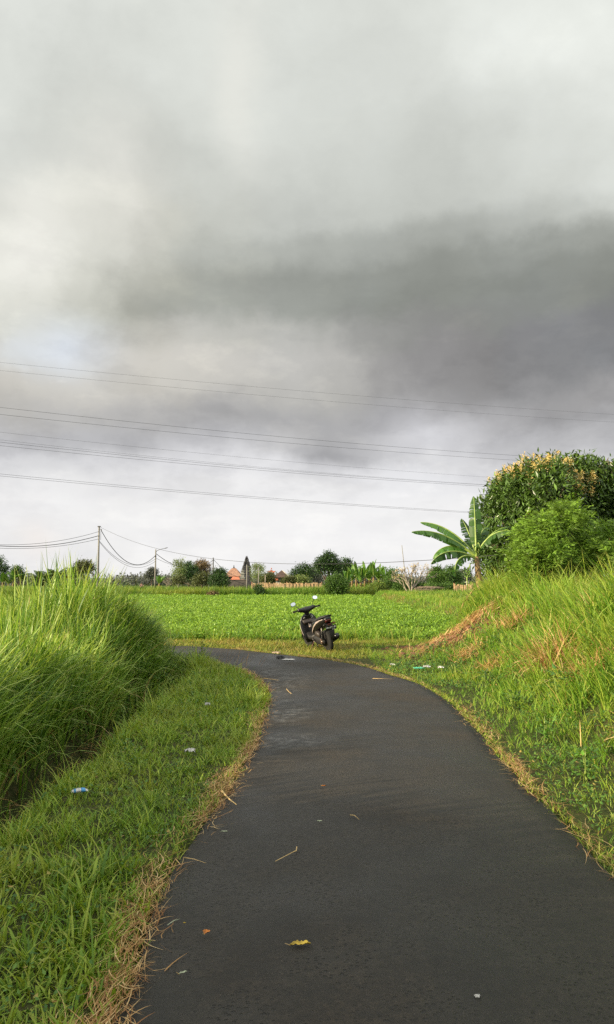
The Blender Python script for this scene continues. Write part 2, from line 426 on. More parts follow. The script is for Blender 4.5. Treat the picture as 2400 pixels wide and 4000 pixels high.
ZZ = terr(XX, YY)
inr = in_poly(XX.ravel(), YY.ravel(), poly_road).reshape(XX.shape)
sel = (np.abs(YY) < 25) & (XX > -35) & (XX < 8)
dR = np.full(XX.shape, 9.0); dR[sel] = np.minimum(dist_line(XX[sel], YY[sel], le), dist_line(XX[sel], YY[sel], re_))
under = inr | (dR < .06)
ZZ = np.where(under, np.minimum(ZZ, 0)-.03, ZZ)
def gz(x, y): return terr(x, y)
V = np.c_[XX.ravel(), YY.ravel(), ZZ.ravel()]
nx, ny = len(GX), len(GY)
I = np.arange(nx*ny).reshape(ny, nx)
F = np.c_[I[:-1, :-1].ravel(), I[:-1, 1:].ravel(), I[1:, 1:].ravel(), I[1:, :-1].ravel()]

# soil + low green material
m, nt, out = new_mat('soil_and_turf'); b = nt.nodes.new('ShaderNodeBsdfPrincipled'); nt.links.new(b.outputs[0], out.inputs[0])
g = nt.nodes.new('ShaderNodeNewGeometry'); pos = g.outputs['Position']
nA = noise(nt, .9, 6, .65, pos); nB = noise(nt, 14, 6, .7, pos); nC = noise(nt, .07, 4, .6, pos)
r1 = ramp(nt, [(.3, (.020, .030, .008)), (.5, (.045, .055, .016)), (.7, (.085, .065, .03))]); nt.links.new(nB.outputs[0], r1.inputs[0])
r2 = ramp(nt, [(.35, (.03, .055, .012)), (.65, (.09, .12, .03))]); nt.links.new(nC.outputs[0], r2.inputs[0])
sxy = nt.nodes.new('ShaderNodeSeparateXYZ'); nt.links.new(pos, sxy.inputs[0])
fm = nt.nodes.new('ShaderNodeMapRange'); fm.inputs[1].default_value = 26; fm.inputs[2].default_value = 60; nt.links.new(sxy.outputs[1], fm.inputs[0])
c = mixc(nt, fm.outputs[0], r1.outputs[0], r2.outputs[0])
# reddish bare soil on the heap at the end of the bank
vd = nt.nodes.new('ShaderNodeVectorMath'); vd.operation = 'DISTANCE'; nt.links.new(pos, vd.inputs[0]); vd.inputs[1].default_value = (3.5, 16.9, .4)
dd = mathn(nt, 'ADD', vd.outputs['Value'], mathn(nt, 'MULTIPLY', mathn(nt, 'SUBTRACT', nA.outputs[0], .5), 3))
mk = nt.nodes.new('ShaderNodeMapRange'); mk.inputs[1].default_value = 2.4; mk.inputs[2].default_value = 1.2; nt.links.new(dd, mk.inputs[0])
rs = ramp(nt, [(.3, (.045, .02, .012)), (.55, (.12, .055, .03)), (.75, (.24, .13, .07))]); nt.links.new(nB.outputs[0], rs.inputs[0])
c = mixc(nt, mk.outputs[0], c, rs.outputs[0])
nt.links.new(c, b.inputs['Base Color']); b.inputs['Roughness'].default_value = .95; b.inputs['Specular IOR Level'].default_value = .15
bp = nt.nodes.new('ShaderNodeBump'); bp.inputs['Strength'].default_value = .8; bp.inputs['Distance'].default_value = .04
nt.links.new(nB.outputs[0], bp.inputs['Height']); nt.links.new(bp.outputs[0], b.inputs['Normal'])
M['soil'] = m
go = npmesh('ground', V, F, m, smooth=True); tag(go, 'earth and low turf of the farmland with a ditch and a raised bank', None, None, 'structure')

# asphalt road
m, nt, out = new_mat('asphalt'); b = nt.nodes.new('ShaderNodeBsdfPrincipled'); nt.links.new(b.outputs[0], out.inputs[0])
co = objco(nt)
nf = noise(nt, 140, 4, .7, co); nm = noise(nt, 22, 6, .7, co); nl = noise(nt, .55, 5, .6, co); nst = noise(nt, 2.4, 6, .65, co)
base = ramp(nt, [(.34, (.006, .0054, .0045)), (.5, (.023, .020, .0165)), (.66, (.055, .047, .037))]); nt.links.new(mathn(nt, 'ADD', mathn(nt, 'MULTIPLY', nf.outputs[0], .6), mathn(nt, 'MULTIPLY', nm.outputs[0], .4)), base.inputs[0])
c = base.outputs[0]
# brown damp patches and grey dust patches
rl = ramp(nt, [(.36, (.74, .76, .80)), (.5, (1, .98, .94)), (.64, (1.42, 1.22, 1.0))]); nt.links.new(nl.outputs[0], rl.inputs[0])
c = mixc(nt, 1.0, c, rl.outputs[0], 'MULTIPLY')
rt = ramp(nt, [(.40, (.62, .62, .62)), (.52, (1, 1, 1)), (.72, (1.15, 1.15, 1.18))]); nt.links.new(nst.outputs[0], rt.inputs[0])
c = mixc(nt, 1.0, c, rt.outputs[0], 'MULTIPLY')
# dark pits
vo = nt.nodes.new('ShaderNodeTexVoronoi'); vo.inputs['Scale'].default_value = 42; nt.links.new(co, vo.inputs['Vector'])
sp_ = nt.nodes.new('ShaderNodeMapRange'); sp_.inputs[1].default_value = .16; sp_.inputs[2].default_value = .34; nt.links.new(vo.outputs['Distance'], sp_.inputs[0])
pm = nt.nodes.new('ShaderNodeMapRange'); pm.inputs[1].default_value = .43; pm.inputs[2].default_value = .56; nt.links.new(nst.outputs[0], pm.inputs[0])
inv = mathn(nt, 'MULTIPLY', mathn(nt, 'SUBTRACT', 1.0, sp_.outputs[0]), pm.outputs[0])
c = mixc(nt, 1.0, c, (.76, .70, .62), 'MULTIPLY')
c = mixc(nt, mathn(nt, 'MULTIPLY', inv, .75), c, (.006, .0055, .005))
# pale stone chips
vo2 = nt.nodes.new('ShaderNodeTexVoronoi'); vo2.inputs['Scale'].default_value = 30; nt.links.new(co, vo2.inputs['Vector'])
chip = mathn(nt, 'LESS_THAN', vo2.outputs['Distance'], .06)
sc2 = nt.nodes.new('ShaderNodeSeparateColor'); nt.links.new(vo2.outputs['Color'], sc2.inputs[0])
chip = mathn(nt, 'MULTIPLY', chip, mathn(nt, 'GREATER_THAN', sc2.outputs[0], .72))
c = mixc(nt, chip, c, (.13, .105, .08))
# worn pale patches by the inside of the bend
sepx = nt.nodes.new('ShaderNodeSeparateXYZ'); nt.links.new(co, sepx.inputs[0])
def spot(cx, cy, rx, ry):
    a_ = mathn(nt, 'POWER', mathn(nt, 'DIVIDE', mathn(nt, 'SUBTRACT', sepx.outputs[0], cx), rx), 2.0)
    b_ = mathn(nt, 'POWER', mathn(nt, 'DIVIDE', mathn(nt, 'SUBTRACT', sepx.outputs[1], cy), ry), 2.0)
    return mathn(nt, 'SUBTRACT', 1.0, mathn(nt, 'ADD', a_, b_), clamp=True)
w1 = mathn(nt, 'ADD', mathn(nt, 'ADD', spot(-.35, 7.6, .75, .45), spot(-.55, 12.2, .7, 2.2)), spot(-.25, 9.3, .35, 1.0), clamp=True)
nw = noise(nt, 9, 6, .75, co)
rw = nt.nodes.new('ShaderNodeMapRange'); rw.inputs[1].default_value = .46; rw.inputs[2].default_value = .68; nt.links.new(nw.outputs[0], rw.inputs[0])
c = mixc(nt, mathn(nt, 'MULTIPLY', mathn(nt, 'MULTIPLY', w1, rw.outputs[0]), .8), c, (.15, .145, .14))
nt.links.new(c, b.inputs['Base Color'])
rr = nt.nodes.new('ShaderNodeMapRange'); rr.inputs[1].default_value = .35; rr.inputs[2].default_value = .65; rr.inputs[3].default_value = .42; rr.inputs[4].default_value = .78
nt.links.new(nl.outputs[0], rr.inputs[0]); nt.links.new(rr.outputs[0], b.inputs['Roughness']); b.inputs['Specular IOR Level'].default_value = .5
hh = mathn(nt, 'ADD', mathn(nt, 'MULTIPLY', nf.outputs[0], .5), mathn(nt, 'ADD', nm.outputs[0], mathn(nt, 'MULTIPLY', inv, -.9)))
bp = nt.nodes.new('ShaderNodeBump'); bp.inputs['Strength'].default_value = .9; bp.inputs['Distance'].default_value = .016
nt.links.new(hh, bp.inputs['Height']); nt.links.new(bp.outputs[0], b.inputs['Normal'])
M['asphalt'] = m
K = 14; rowsV = []
nrm = re_-le; wd = np.hypot(*nrm.T)[:, None]; un = nrm/wd
for k in range(-1, K+2):
    if k == -1: P = le-un*.03; z = np.full(NR, -.04)
    elif k == K+1: P = re_+un*.03; z = np.full(NR, -.04)
    else:
        f = k/K; P = le*(1-f)+re_*f; z = RZ*(1-.0)+.025*(1-(2*f-1)**2)-.0+.006*vnoise(P[:, 0], P[:, 1], 1.2, 9)
        if k in (0, K): z = np.full(NR, RZ-.006)
    rowsV.append(np.c_[P, z])
V = np.concatenate(rowsV); I = np.arange(len(V)).reshape(K+3, NR)
F = np.c_[I[:-1, :-1].ravel(), I[1:, :-1].ravel(), I[1:, 1:].ravel(), I[:-1, 1:].ravel()]
rd = npmesh('road', V, F, m, smooth=True); tag(rd, 'narrow dark asphalt lane bending left between grass verges', None, None, 'structure')

# ------------------------------------------------------------------ grass
def blades(P, H, W, az, lean, curl, segs=4, side_tw=.6, rnd=None, wprof=None, hb=None):
    n = len(P); T = np.linspace(0, 1, segs+1)
    th = lean[:, None]+curl[:, None]*(T[None, :-1]+.5/segs)**1.3
    ds = (H/segs)[:, None]
    azt = az[:, None]+(hb[:, None]*T[None, :-1] if hb is not None else 0*th)
    hx = np.c_[np.zeros(n), np.cumsum(np.sin(th)*ds*np.cos(azt), 1)]; hy = np.c_[np.zeros(n), np.cumsum(np.sin(th)*ds*np.sin(azt), 1)]; hz = np.c_[np.zeros(n), np.cumsum(np.cos(th)*ds, 1)]
    C = np.stack([P[:, :1]+hx, P[:, 1:2]+hy, P[:, 2:3]+hz], -1)
    tw = rng.normal(0, side_tw, n)
    S = np.stack([-np.sin(az+tw), np.cos(az+tw), np.zeros(n)], -1)
    wp = (1-T**2.2)**.8 if wprof is None else wprof(T)
    wp = wp*np.where(T < .15, .7+2*T, 1.0)
    Wd = (W[:, None]*wp[None]*.5)[..., None]
    A = C-S[:, None]*Wd; B = C+S[:, None]*Wd
    V = np.stack([A, B], 2).reshape(-1, 3)
    base = (np.arange(n)*(segs+1)*2)[:, None]+(np.arange(segs)*2)[None]
    F = np.stack([base, base+1, base+3, base+2], -1).reshape(-1, 4)
    if rnd is None: rnd = rng.random(n)
    r = np.repeat(rnd, (segs+1)*2); t = np.tile(np.repeat(T, 2), n)
    return V, F, dict(rnd=r, t=t)
def merge(parts):
    Vs, Fs, off = [], [], 0; at_ = {k: [] for k in parts[0][2]}
    for V, F, a in parts:
        Vs.append(V); Fs.append(F+off); off += len(V)
        for k in at_: at_[k].append(a[k])
    return np.concatenate(Vs), np.concatenate(Fs), {k: np.concatenate(v) for k, v in at_.items()}
def tufts(x, y, k, sd, rs=None):
    """k blades round every tuft centre, leaning outwards"""
    n = len(x); X = np.repeat(x, k); Y = np.repeat(y, k); N = n*k
    a = rng.uniform(0, 6.28, N); r = np.abs(rng.normal(0, 1, N)); sdn = np.repeat(sd, k)
    return X+np.cos(a)*r*sdn, Y+np.sin(a)*r*sdn, a, r, np.repeat(rng.normal(0, 1, n), k)
def dryclip(r, share=.035, top=.90):
    r = np.clip(r, 0, top); k = rng.random(len(r)) < share; return np.where(k, rng.uniform(.93, 1, len(r)), r)
def frustum(x, y, mgn=1.0): return (np.abs(x) < .44*y+mgn)

GREENS = [(0, (.035, .085, .012)), (.35, (.075, .16, .018)), (.7, (.14, .25, .028)), (.93, (.22, .31, .045)), (1, (.36, .33, .12))]
M['short_grass'] = leafmat('short_grass', [(0, (.065, .135, .016)), (.35, (.15, .265, .025)), (.7, (.26, .39, .04)), (.92, (.38, .46, .065)), (.97, (.38, .29, .10)), (1, (.38, .24, .08))], .32, .45, tip=(.34, .26, .08), patch=(.27, .32, .045), pscale=.9, plo=.47, phi=.75)
M['bank_grass'] = leafmat('bank_grass', [(0, (.065, .135, .014)), (.3, (.12, .25, .025)), (.65, (.19, .34, .038)), (.9, (.29, .41, .06)), (.96, (.46, .40, .13)), (1, (.50, .33, .13))], .38, .5, tip=(.46, .38, .13), patch=(.30, .36, .05), pscale=.7, plo=.5, phi=.8)
M['tall_grass'] = leafmat('tall_grass', [(0, (.045, .11, .016)), (.3, (.14, .26, .035)), (.65, (.27, .41, .075)), (.92, (.42, .53, .14)), (.975, (.36, .36, .13)), (1, (.42, .30, .14))], .36, .42, tip=(.36, .34, .12))
M['dry_grass'] = leafmat('dry_grass', [(0, (.20, .09, .035)), (.35, (.36, .19, .07)), (.7, (.52, .33, .14)), (1, (.62, .46, .24))], .2, .7)
M['strip_grass'] = leafmat('strip_grass', [(0, (.09, .14, .018)), (.35, (.20, .25, .035)), (.7, (.31, .33, .06)), (.9, (.42, .36, .10)), (1, (.50, .30, .12))], .33, .55, tip=(.45, .36, .12), patch=(.36, .25, .08), pscale=1.2, plo=.5, phi=.7)

# --- near left verge
def scatter(n, x0, x1, y0, y1, py=1.0):
    x = rng.uniform(x0, x1, n); u = rng.random(n); y = y0+(y1-y0)*u**py
    return x, y
x, y = scatter(26000, -3.2, 1.0, 2.2, 16.5, 1.35)
x, y, taz, tr, ttone = tufts(x, y, 6, rng.uniform(.012, .05, len(x)))
ex = edge_x(le, np.minimum(y, 15.2))
dl = dist_line(x, y, le)
ok = (~in_poly(x, y, poly_road)) & (x > ditch_x(y)-.12-.5*smooth((y-13)/1)) & (x < ex+.02) & ((y < 15.6)) & frustum(x, y, .8)
ok &= (dl > .01+.07*rng.random(len(x))*(y < 9))
x, y, dl, taz, tr, ttone = x[ok], y[ok], dl[ok], taz[ok], tr[ok], ttone[ok]; n = len(x)
cl = vnoise(x, y, 2.6, 11)+.6*vnoise(x, y, 6, 12)
H = np.clip(.075+.045*cl+.05*smooth((y-6)/5)+.02*ttone, .03, .32)*rng.uniform(.6, 1.5, n)
H *= 1+.55*smooth((ditch_x(y)+.35-x)/.35)+.9*smooth((y-13.2)/1.2)*smooth((-1.6-x)/.6)
H *= .6+.4*smooth(dl/.2)
tall = rng.random(n) < .05; H[tall] *= 1.7
near = smooth((7-y)/3.5)
W = np.where(rng.random(n) < .22, .0095, .0048)*(1+.10*np.maximum(y-5, 0))*rng.uniform(.7, 1.3, n)
# broad-bladed tufts at the very front
broad = (rng.random(n) < .5) & (y < 4.4+.5*cl); W[broad] *= 2.0; H[broad] *= 1.35
az = taz+rng.normal(0, .5, n)+.8*vnoise(x, y, 1.7, 13)
P = np.c_[x, y, gz(x, y)-.01]
rnd = np.clip(rng.beta(1.6, 1.9, n)+.15*ttone+.18*vnoise(x, y, 1.1, 14)+.10*smooth((.25-dl)/.25), 0, 1); rnd = dryclip(rnd, .03+.25*smooth((.12-dl)/.12))
V, F, a = blades(P, H, W, az, rng.uniform(.05, .35, n)+.3*np.minimum(tr, 2), rng.uniform(.3, 1.6, n), 4, rnd=rnd)
tag(npmesh('verge_grass', V, F, M['short_grass'], attrs=a), 'short green turf on the left verge between lane and ditch', 'grass', None, 'stuff')
print('verge', n)

# --- right verge and bank
x, y = scatter(33000, 1.0, 13, 2.4, 27, 1.0)
x, y, taz, tr, ttone = tufts(x, y, 7, rng.uniform(.02, .075, len(x)))
ok = (~in_poly(x, y, poly_road)) & (x > edge_x(re_, np.minimum(y, 13.4))-.05) & frustum(x, y, 2.6)
ok &= ~((y > 13) & (x < 1.3)) & (y < 27)
dl = dist_line(x, y, re_); ok &= dl > .03*rng.random(len(x))
toe = np.interp(y, TOE_Y, TOE_X)
ok &= (x > toe-.2) | (y < 20.2)
# thin far density
ok &= rng.random(len(x)) < np.interp(y, [2, 5, 10, 18, 27], [1, 1, 1, .9, .8])
soilm = np.exp(-(((x-3.25)/.85)**2+((y-16.9)/1.6)**2))
ok &= rng.random(len(x)) > .86*smooth(soilm*1.7)
x, y, dl, toe, soilm, taz, tr, ttone = x[ok], y[ok], dl[ok], toe[ok], soilm[ok], taz[ok], tr[ok], ttone[ok]; n = len(x)
up = smooth((x-toe+.35)/1.7)
c1 = vnoise(x, y, .8, 21); c2 = vnoise(x, y, 2.3, 22)
midf = smooth((y-10.5)/4)
Hbase = .10+.42*up*(1-.6*midf*smooth((18.8-y)/1.2))+.46*up*smooth((x-4.0)/1.4)*(1-.3*smooth((y-15)/3))
H = np.clip(Hbase*(1+.35*c1+.45*c2+.2*ttone), .04, 1.3)*rng.uniform(.5, 1.3, n)
H *= .5+.5*smooth(dl/.4)
H *= 1-.5*soilm
W = (.0058+.0105*up)*rng.uniform(.7, 1.35, n)*(1+.045*np.maximum(y-8, 0))
az = np.where(rng.random(n) < .35, rng.normal(3.4, .8, n), taz+rng.normal(0, .4, n))
P = np.c_[x, y, gz(x, y)-.02]
rnd = np.clip(rng.beta(1.4, 1.4, n)+.16*c1-.14*c2+.18*ttone, 0, 1); rnd = dryclip(rnd, .035+.3*smooth((.15-dl)/.15))
V, F, a = blades(P, H, W, az, rng.uniform(.03, .25, n)+.2*np.minimum(tr, 2), rng.uniform(.3, 1.6, n), 5, rnd=rnd)
tag(npmesh('bank_grass', V, F, M['bank_grass'], attrs=a), 'long sunlit grass covering the right verge and bank', 'grass', None, 'stuff')
print('bank', n)

# --- tall grass left of the ditch (tillers with arching leaves)
def tillers(n, x0, x1, y0, y1, keep):
    x, y = scatter(n, x0, x1, y0, y1, 1.0)
    k = keep(x, y); return x[k], y[k]
x1_, y1_ = tillers(10500, -6.2, -2.2, 1.6, 15.5, lambda x, y: (x < ditch_x(y)-.50+.2*smooth((y-9)/3)+.16*smooth((7-y)/2)) & (y < np.interp(x, [-6, -3.4, -2.3, -2], [15.7, 15.4, 14.9, 14.6])) & (x > -.46*y-.9) & (rng.random(len(x)) < np.interp(-x, [2.2, 3.4, 6], [1, .7, .45])))
x2_, y2_ = tillers(5000, -10, -2.2, -8.0, 15.4, lambda x, y: (x < ditch_x(y)-.3) & (x <= -.46*y-.9))
x3_, y3_ = tillers(9000, -4.6, -2.2, -3.5, 3.4, lambda x, y: (x < ditch_x(y)-.28) & (x <= -.46*y-.9))  # dense unseen grass, added out of view to shade the lane
x2_ = np.r_[x2_, x3_]; y2_ = np.r_[y2_, y3_]
x = np.r_[x1_, x2_]; y = np.r_[y1_, y2_]; n = len(x); out_ = np.r_[np.zeros(len(x1_), bool), np.ones(len(x2_), bool)]
cx = vnoise(x, y, 1.1, 31); cy_ = vnoise(x, y, .45, 32)
# clumping: pull towards clump centres
qx, qy = np.round(x/.34+.3*vnoise(x, y, 3, 35))*.34, np.round(y/.34+.3*vnoise(x, y, 3, 36))*.34; pull = .55*rng.random(n)
x = x+(qx-x)*pull; y = y+(qy-y)*pull; ctone = vnoise(qx, qy, 7.3, 37)
depth_in = ditch_x(y)-.3-x
TH = .77+.25*smooth((depth_in-.2)/.8)+.10*cx+.08*cy_+.20*ctone
TH += .56*np.exp(-(((x+4.1)/1.05)**2+((y-12.8)/1.7)**2))
TH += .16*np.exp(-(((x+3.1)/.6)**2+((y-7.0)/1.0)**2))
TH *= 1-.22*np.exp(-((x+5.0)/1.1)**2-((y-9.6)/1.2)**2)
TH *= 1-.22*smooth((y-13.8)/1.4)
TH += .75*smooth((4.6-y)/1.0)*smooth((-3.3-x)/.8)  # unseen grass raised here to block the low sun from the lane
TH *= 1+.16*vnoise(x, y, 1.3, 38)
clump = np.exp(-(((x+4.1)/1.05)**2+((y-12.8)/1.7)**2))
spike = rng.random(n) < .012+.09*clump+.05*(ctone > .45); TH = TH*np.where(spike, rng.uniform(1.05, 1.22, n), 1)
L = 5; xs = np.repeat(x, L); ys = np.repeat(y, L); th_ = np.repeat(TH, L); di = np.repeat(depth_in, L); o_ = np.repeat(out_, L)
k = np.tile(np.arange(L), n); N = len(xs)
xs = xs+rng.normal(0, .02, N); ys = ys+rng.normal(0, .02, N)
frac = np.array([.05, .18, .32, .46, .6])[k]*rng.uniform(.8, 1.2, N)
z0 = gz(xs, ys)+frac*th_*.62
Lh = th_*(1.02-frac*.62)*rng.uniform(.75, 1.12, N)
edge = .42*smooth((1.1-di)/.9)
az = rng.normal(0, 1.25, N)*(1-.45*edge)+rng.choice([0, 3.1], N, p=[.72, .28])*(1-edge*.7)-.15
W = rng.uniform(.008, .030, N)*(1+.05*np.maximum(ys-6, 0)); W[o_] *= 2.4
lean = rng.uniform(.03, .32, N)+.22*edge; curl = rng.uniform(.25, 2.0, N)+.35*edge
sp2 = np.repeat(spike, L); lean[sp2] *= .3; curl[sp2] *= .3
rnd = np.clip(rng.beta(1.1, 1.3, N)+.12*np.repeat(cx, L)+.16*np.repeat(ctone, L), 0, 1); rnd = dryclip(rnd, .03)
V, F, a = blades(np.c_[xs, ys, z0], Lh, W, az, lean, curl, 6, side_tw=.5, rnd=rnd)
# stems
ns = len(x); V2, F2, a2 = blades(np.c_[x, y, gz(x, y)], TH*.75, np.full(ns, .009), rng.uniform(0, 6.28, ns), rng.uniform(0, .2, ns), rng.uniform(0, .3, ns), 3, rnd=rng.uniform(.5, .99, ns))
V, F, a = merge([(V, F, a), (V2, F2, a2)])
tag(npmesh('tall_grass', V, F, M['tall_grass'], attrs=a), 'tall arching elephant grass massed left of the ditch', 'tall grass', None, 'stuff')
print('tall', N)
# dead brown leaves low in the tall grass
x, y = scatter(2200, -4.5, -2.1, 2.5, 15, 1); k = (x < ditch_x(y)-.25) & (x > -.46*y-.6); x, y = x[k], y[k]; n = len(x)
V, F, a = blades(np.c_[x, y, gz(x, y)], rng.uniform(.3, .8, n), rng.uniform(.005, .012, n), rng.normal(0, 1.5, n), rng.uniform(.3, 1, n), rng.uniform(.5, 2, n), 5)
tag(npmesh('dead_grass_leaves', V, F, M['dry_grass'], attrs=a), 'dead brown leaves hanging low in the tall grass', 'dry grass', None, 'stuff')

# --- dry straw beside the asphalt
def straw_lines(poly, n, side, ymax, w0, w1, y0=2.2, hgt=.03, ln=(.06, .26)):
    m_ = (poly[:, 1] > y0) & (poly[:, 1] < ymax); q = poly[m_]
    d = np.gradient(q, axis=0); L = np.hypot(*d.T); cum = np.cumsum(L); cum = cum/cum[-1]
    u = rng.random(n)**1.1; px = np.interp(u, cum, q[:, 0]); py = np.interp(u, cum, q[:, 1]); ta = np.interp(u, cum, np.unwrap(np.arctan2(d[:, 1], d[:, 0])))
    off = rng.normal((w0+w1)/2, (w1-w0)/3, n)*(1+.5*vnoise(px, py, 1.6, 41))
    nx_, ny_ = -np.sin(ta)*side, np.cos(ta)*side
    x = px+nx_*off; y = py+ny_*off
    H = rng.uniform(*ln, n); az = ta+rng.normal(0, .38, n)+np.where(rng.random(n) < .5, 0, math.pi)
    z = np.maximum(gz(x, y), RZ*.6)+rng.uniform(.0, hgt, n)
    ok = (rng.random(n) < .55+.6*vnoise(x, y, 1.5, 42))
    x, y, z, H, az = x[ok], y[ok], z[ok], H[ok], az[ok]; n = len(x)
    W = rng.uniform(.002, .0068, n)*(1+.06*np.maximum(y-5, 0))
    return blades(np.c_[x, y, z], H, W, az, rng.uniform(1.38, 1.6, n), rng.uniform(-.2, .3, n), 5, side_tw=1.2, hb=rng.normal(0, 1.1, n))
a1 = straw_lines(le, 10500, 1, 15.0, -.03, .13, ln=(.05, .22))
tag(npmesh('dry_straw', *a1[:2], M['dry_grass'], attrs=a1[2]), 'dry orange straw lying along the left edge of the asphalt', 'straw', None, 'stuff')
a1 = straw_lines(re_, 6500, -1, 17.6, -.01, .14)
tag(npmesh('dry_straw', *a1[:2], M['dry_grass'], attrs=a1[2]), 'dry straw fringe along the right and outer edge of the asphalt', 'straw', None, 'stuff')

# --- yellowish strip beyond the bend
x, y = scatter(90000, -16, 6.0, 15.6, 20.7, 1)
ok = (~in_poly(x, y, poly_road)) & (dist_line(x, y, re_) > .02) & (y > np.interp(x, [-16, -2.5, .3, 1.3, 1.4], [18.5, 18, 15.6, 13.4, 13])) & frustum(x, y, 1)
dd_ = dist_line(x, y, re_); toe = np.interp(y, TOE_Y, TOE_X)
inner = in_poly(x, y, np.r_[re_[re_[:, 1] > 13], [[-30, 40], [12, 40], [12, 13]]])
ok &= inner & (x < toe+.3) & ((x < 1.4) | (y > 18.6))
ok &= y < 20.35+.35*vnoise(x, y, 1.1, 51)
x, y = x[ok], y[ok]; n = len(x)
H = rng.uniform(.05, .16, n)*(1+.4*vnoise(x, y, 2, 52))*(.6+.4*smooth(dist_line(x, y, re_)/.5))
V, F, a = blades(np.c_[x, y, gz(x, y)-.01], H, rng.uniform(.008, .016, n), rng.uniform(0, 6.28, n), rng.uniform(.2, 1, n), rng.uniform(.3, 1.3, n), 3, rnd=np.clip(rng.beta(1.7, 1.7, n)+.2*vnoise(x, y, .8, 53)+.12*smooth((-.5-x)/2)-.1, 0, 1))
tag(npmesh('strip_grass', V, F, M['strip_grass'], attrs=a), 'yellowing mown grass strip between the bend and the leafy crop', 'grass', None, 'stuff')
print('strip', n)

# --- leafy crop field
M['crop'] = leafmat('crop_leaf', [(0, (.09, .20, .02)), (.4, (.18, .32, .03)), (.75, (.26, .40, .042)), (1, (.40, .52, .08))], .3, .42, patch=(.25, .40, .04), pscale=.35, plo=.5, phi=.8, spec=.35)
def leaves(P, nrm_az, tilt, L, Wd, rnd, fold=.15):
    """heart-like 6-point leaves: quad pair folded on the midrib"""
    n = len(P); ca, sa = np.cos(nrm_az), np.sin(nrm_az); ct, st = np.cos(tilt), np.sin(tilt)
    D = np.stack([ca*ct, sa*ct, st], -1); S = np.stack([-sa, ca, np.zeros(n)], -1); N = np.cross(D, S)
    L = L[:, None]; Wd = Wd[:, None]
    p0 = P; p1 = P+D*L
    l = P+D*L*.38+S*Wd*.5+N*Wd*fold*-1; r = P+D*L*.38-S*Wd*.5+N*Wd*fold*-1
    V = np.stack([p0, r, p1, l], 1).reshape(-1, 3)
    b = (np.arange(n)*4)[:, None]
    F = np.concatenate([b+[0, 1, 2], b+[0, 2, 3]], 0)
    return V, F, dict(rnd=np.repeat(rnd, 4), t=np.tile([0, .4, 1., .4], n))
n0 = 470000
u = rng.random(n0); y = 20.1*(70/20.1)**(u**.85); x = rng.uniform(-1, 1, n0)*(.44*y+2.6)
toe = np.interp(y, TOE_Y, TOE_X)
ok = (x < toe-.15+.3*vnoise(x, y, .5, 61)) & (y > 20.3+.3*vnoise(x, y, 1.0, 62))
x, y = x[ok], y[ok]; n = len(x)
hz_ = .17+.13*vnoise(x, y, 1.7, 63)+.06*vnoise(x, y, 4, 64)
z = gz(x, y)+np.maximum(.02, hz_*rng.uniform(.2, 1.1, n)**.6)
s = .062*(1+.016*(y-20))
L = s*rng.uniform(.8, 1.35, n)
V, F, a = leaves(np.c_[x, y, z], rng.uniform(0, 6.28, n), rng.normal(.1, .7, n), L, L*rng.uniform(.5, .85, n), np.clip(rng.beta(1.5, 1.8, n)+.12*vnoise(x, y, .5, 65), 0, 1))
tag(npmesh('leafy_crop', V, F, M['crop'], attrs=a), 'bright green low leafy crop filling the flat field', 'crop', None, 'stuff')
print('crop', n)
# taller grass weeds at the near rim of the crop
tx_, ty_ = [], []
for _ in range(150):
    cx_, cy2 = rng.uniform(-8, 3.3), rng.normal(20.6, .35); k = rng.integers(8, 30); tx_ += list(rng.normal(cx_, .1, k)); ty_ += list(rng.normal(cy2, .1, k))
x, y = np.array(tx_), np.array(ty_); n = len(x)
V, F, a = blades(np.c_[x, y, gz(x, y)], rng.uniform(.2, .48, n), rng.uniform(.009, .016, n), rng.uniform(0, 6.28, n), rng.uniform(.05, .6, n), rng.uniform(.2, 1.4, n), 4)
tag(npmesh('field_rim_weeds', V, F, M['bank_grass'], attrs=a), 'grass weeds rising at the near rim of the leafy crop', 'grass', None, 'stuff')

# --- taller green crop band beyond
M['far_crop'] = leafmat('far_crop', [(0, (.04, .10, .014)), (.4, (.09, .19, .02)), (.8, (.17, .28, .035)), (1, (.30, .33, .08))], .3, .5, patch=(.26, .30, .05), pscale=.12)
def field(nm, label, n, xa, xb, ya, yb, h, wdt, mat, amp_=.3, seed=70, keep=None, segs=3, cat='grass'):
    x, y = scatter(n, xa, xb, ya, yb, 1); ok = frustum(x, y, 3)
    if keep is not None: ok &= keep(x, y)
    x, y = x[ok], y[ok]; n = len(x)
    H = h*(1+amp_*vnoise(x, y, .35, seed)+.15*vnoise(x, y, 1.1, seed+1))*rng.uniform(.6, 1.25, n)
    V, F, a = blades(np.c_[x, y, gz(x, y)-.02], H, wdt*rng.uniform(.7, 1.3, n), rng.uniform(0, 6.28, n), rng.uniform(.03, .5, n), rng.uniform(.2, 1.4, n), segs, rnd=np.clip(rng.beta(1.8, 1.8, n)+.2*vnoise(x, y, .25, seed+2), 0, 1))
    return tag(npmesh(nm, V, F, mat, attrs=a), label, cat, None, 'stuff')
field('tall_crop', 'deep green waist-high grass crop in a band beyond the leafy field', 60000, -34, 6.5, 69.5, 79, .85, .035, M['far_crop'], .3, 70, segs=4)
field('dike_grass', 'sunlit grass on the raised dike right of the leafy field', 70000, 5.2, 16, 25.5, 68, .26, .022, M['bank_grass'], .4, 74, keep=lambda x, y: (x > np.interp(y, TOE_Y, TOE_X)-.25) & (rng.random(len(x)) < np.exp(-(x-5)/7)))
field('side_field', 'green low crop on the raised field at the right', 42000, 8, 38, 30, 82, .38, .04, M['far_crop'], .3, 78)
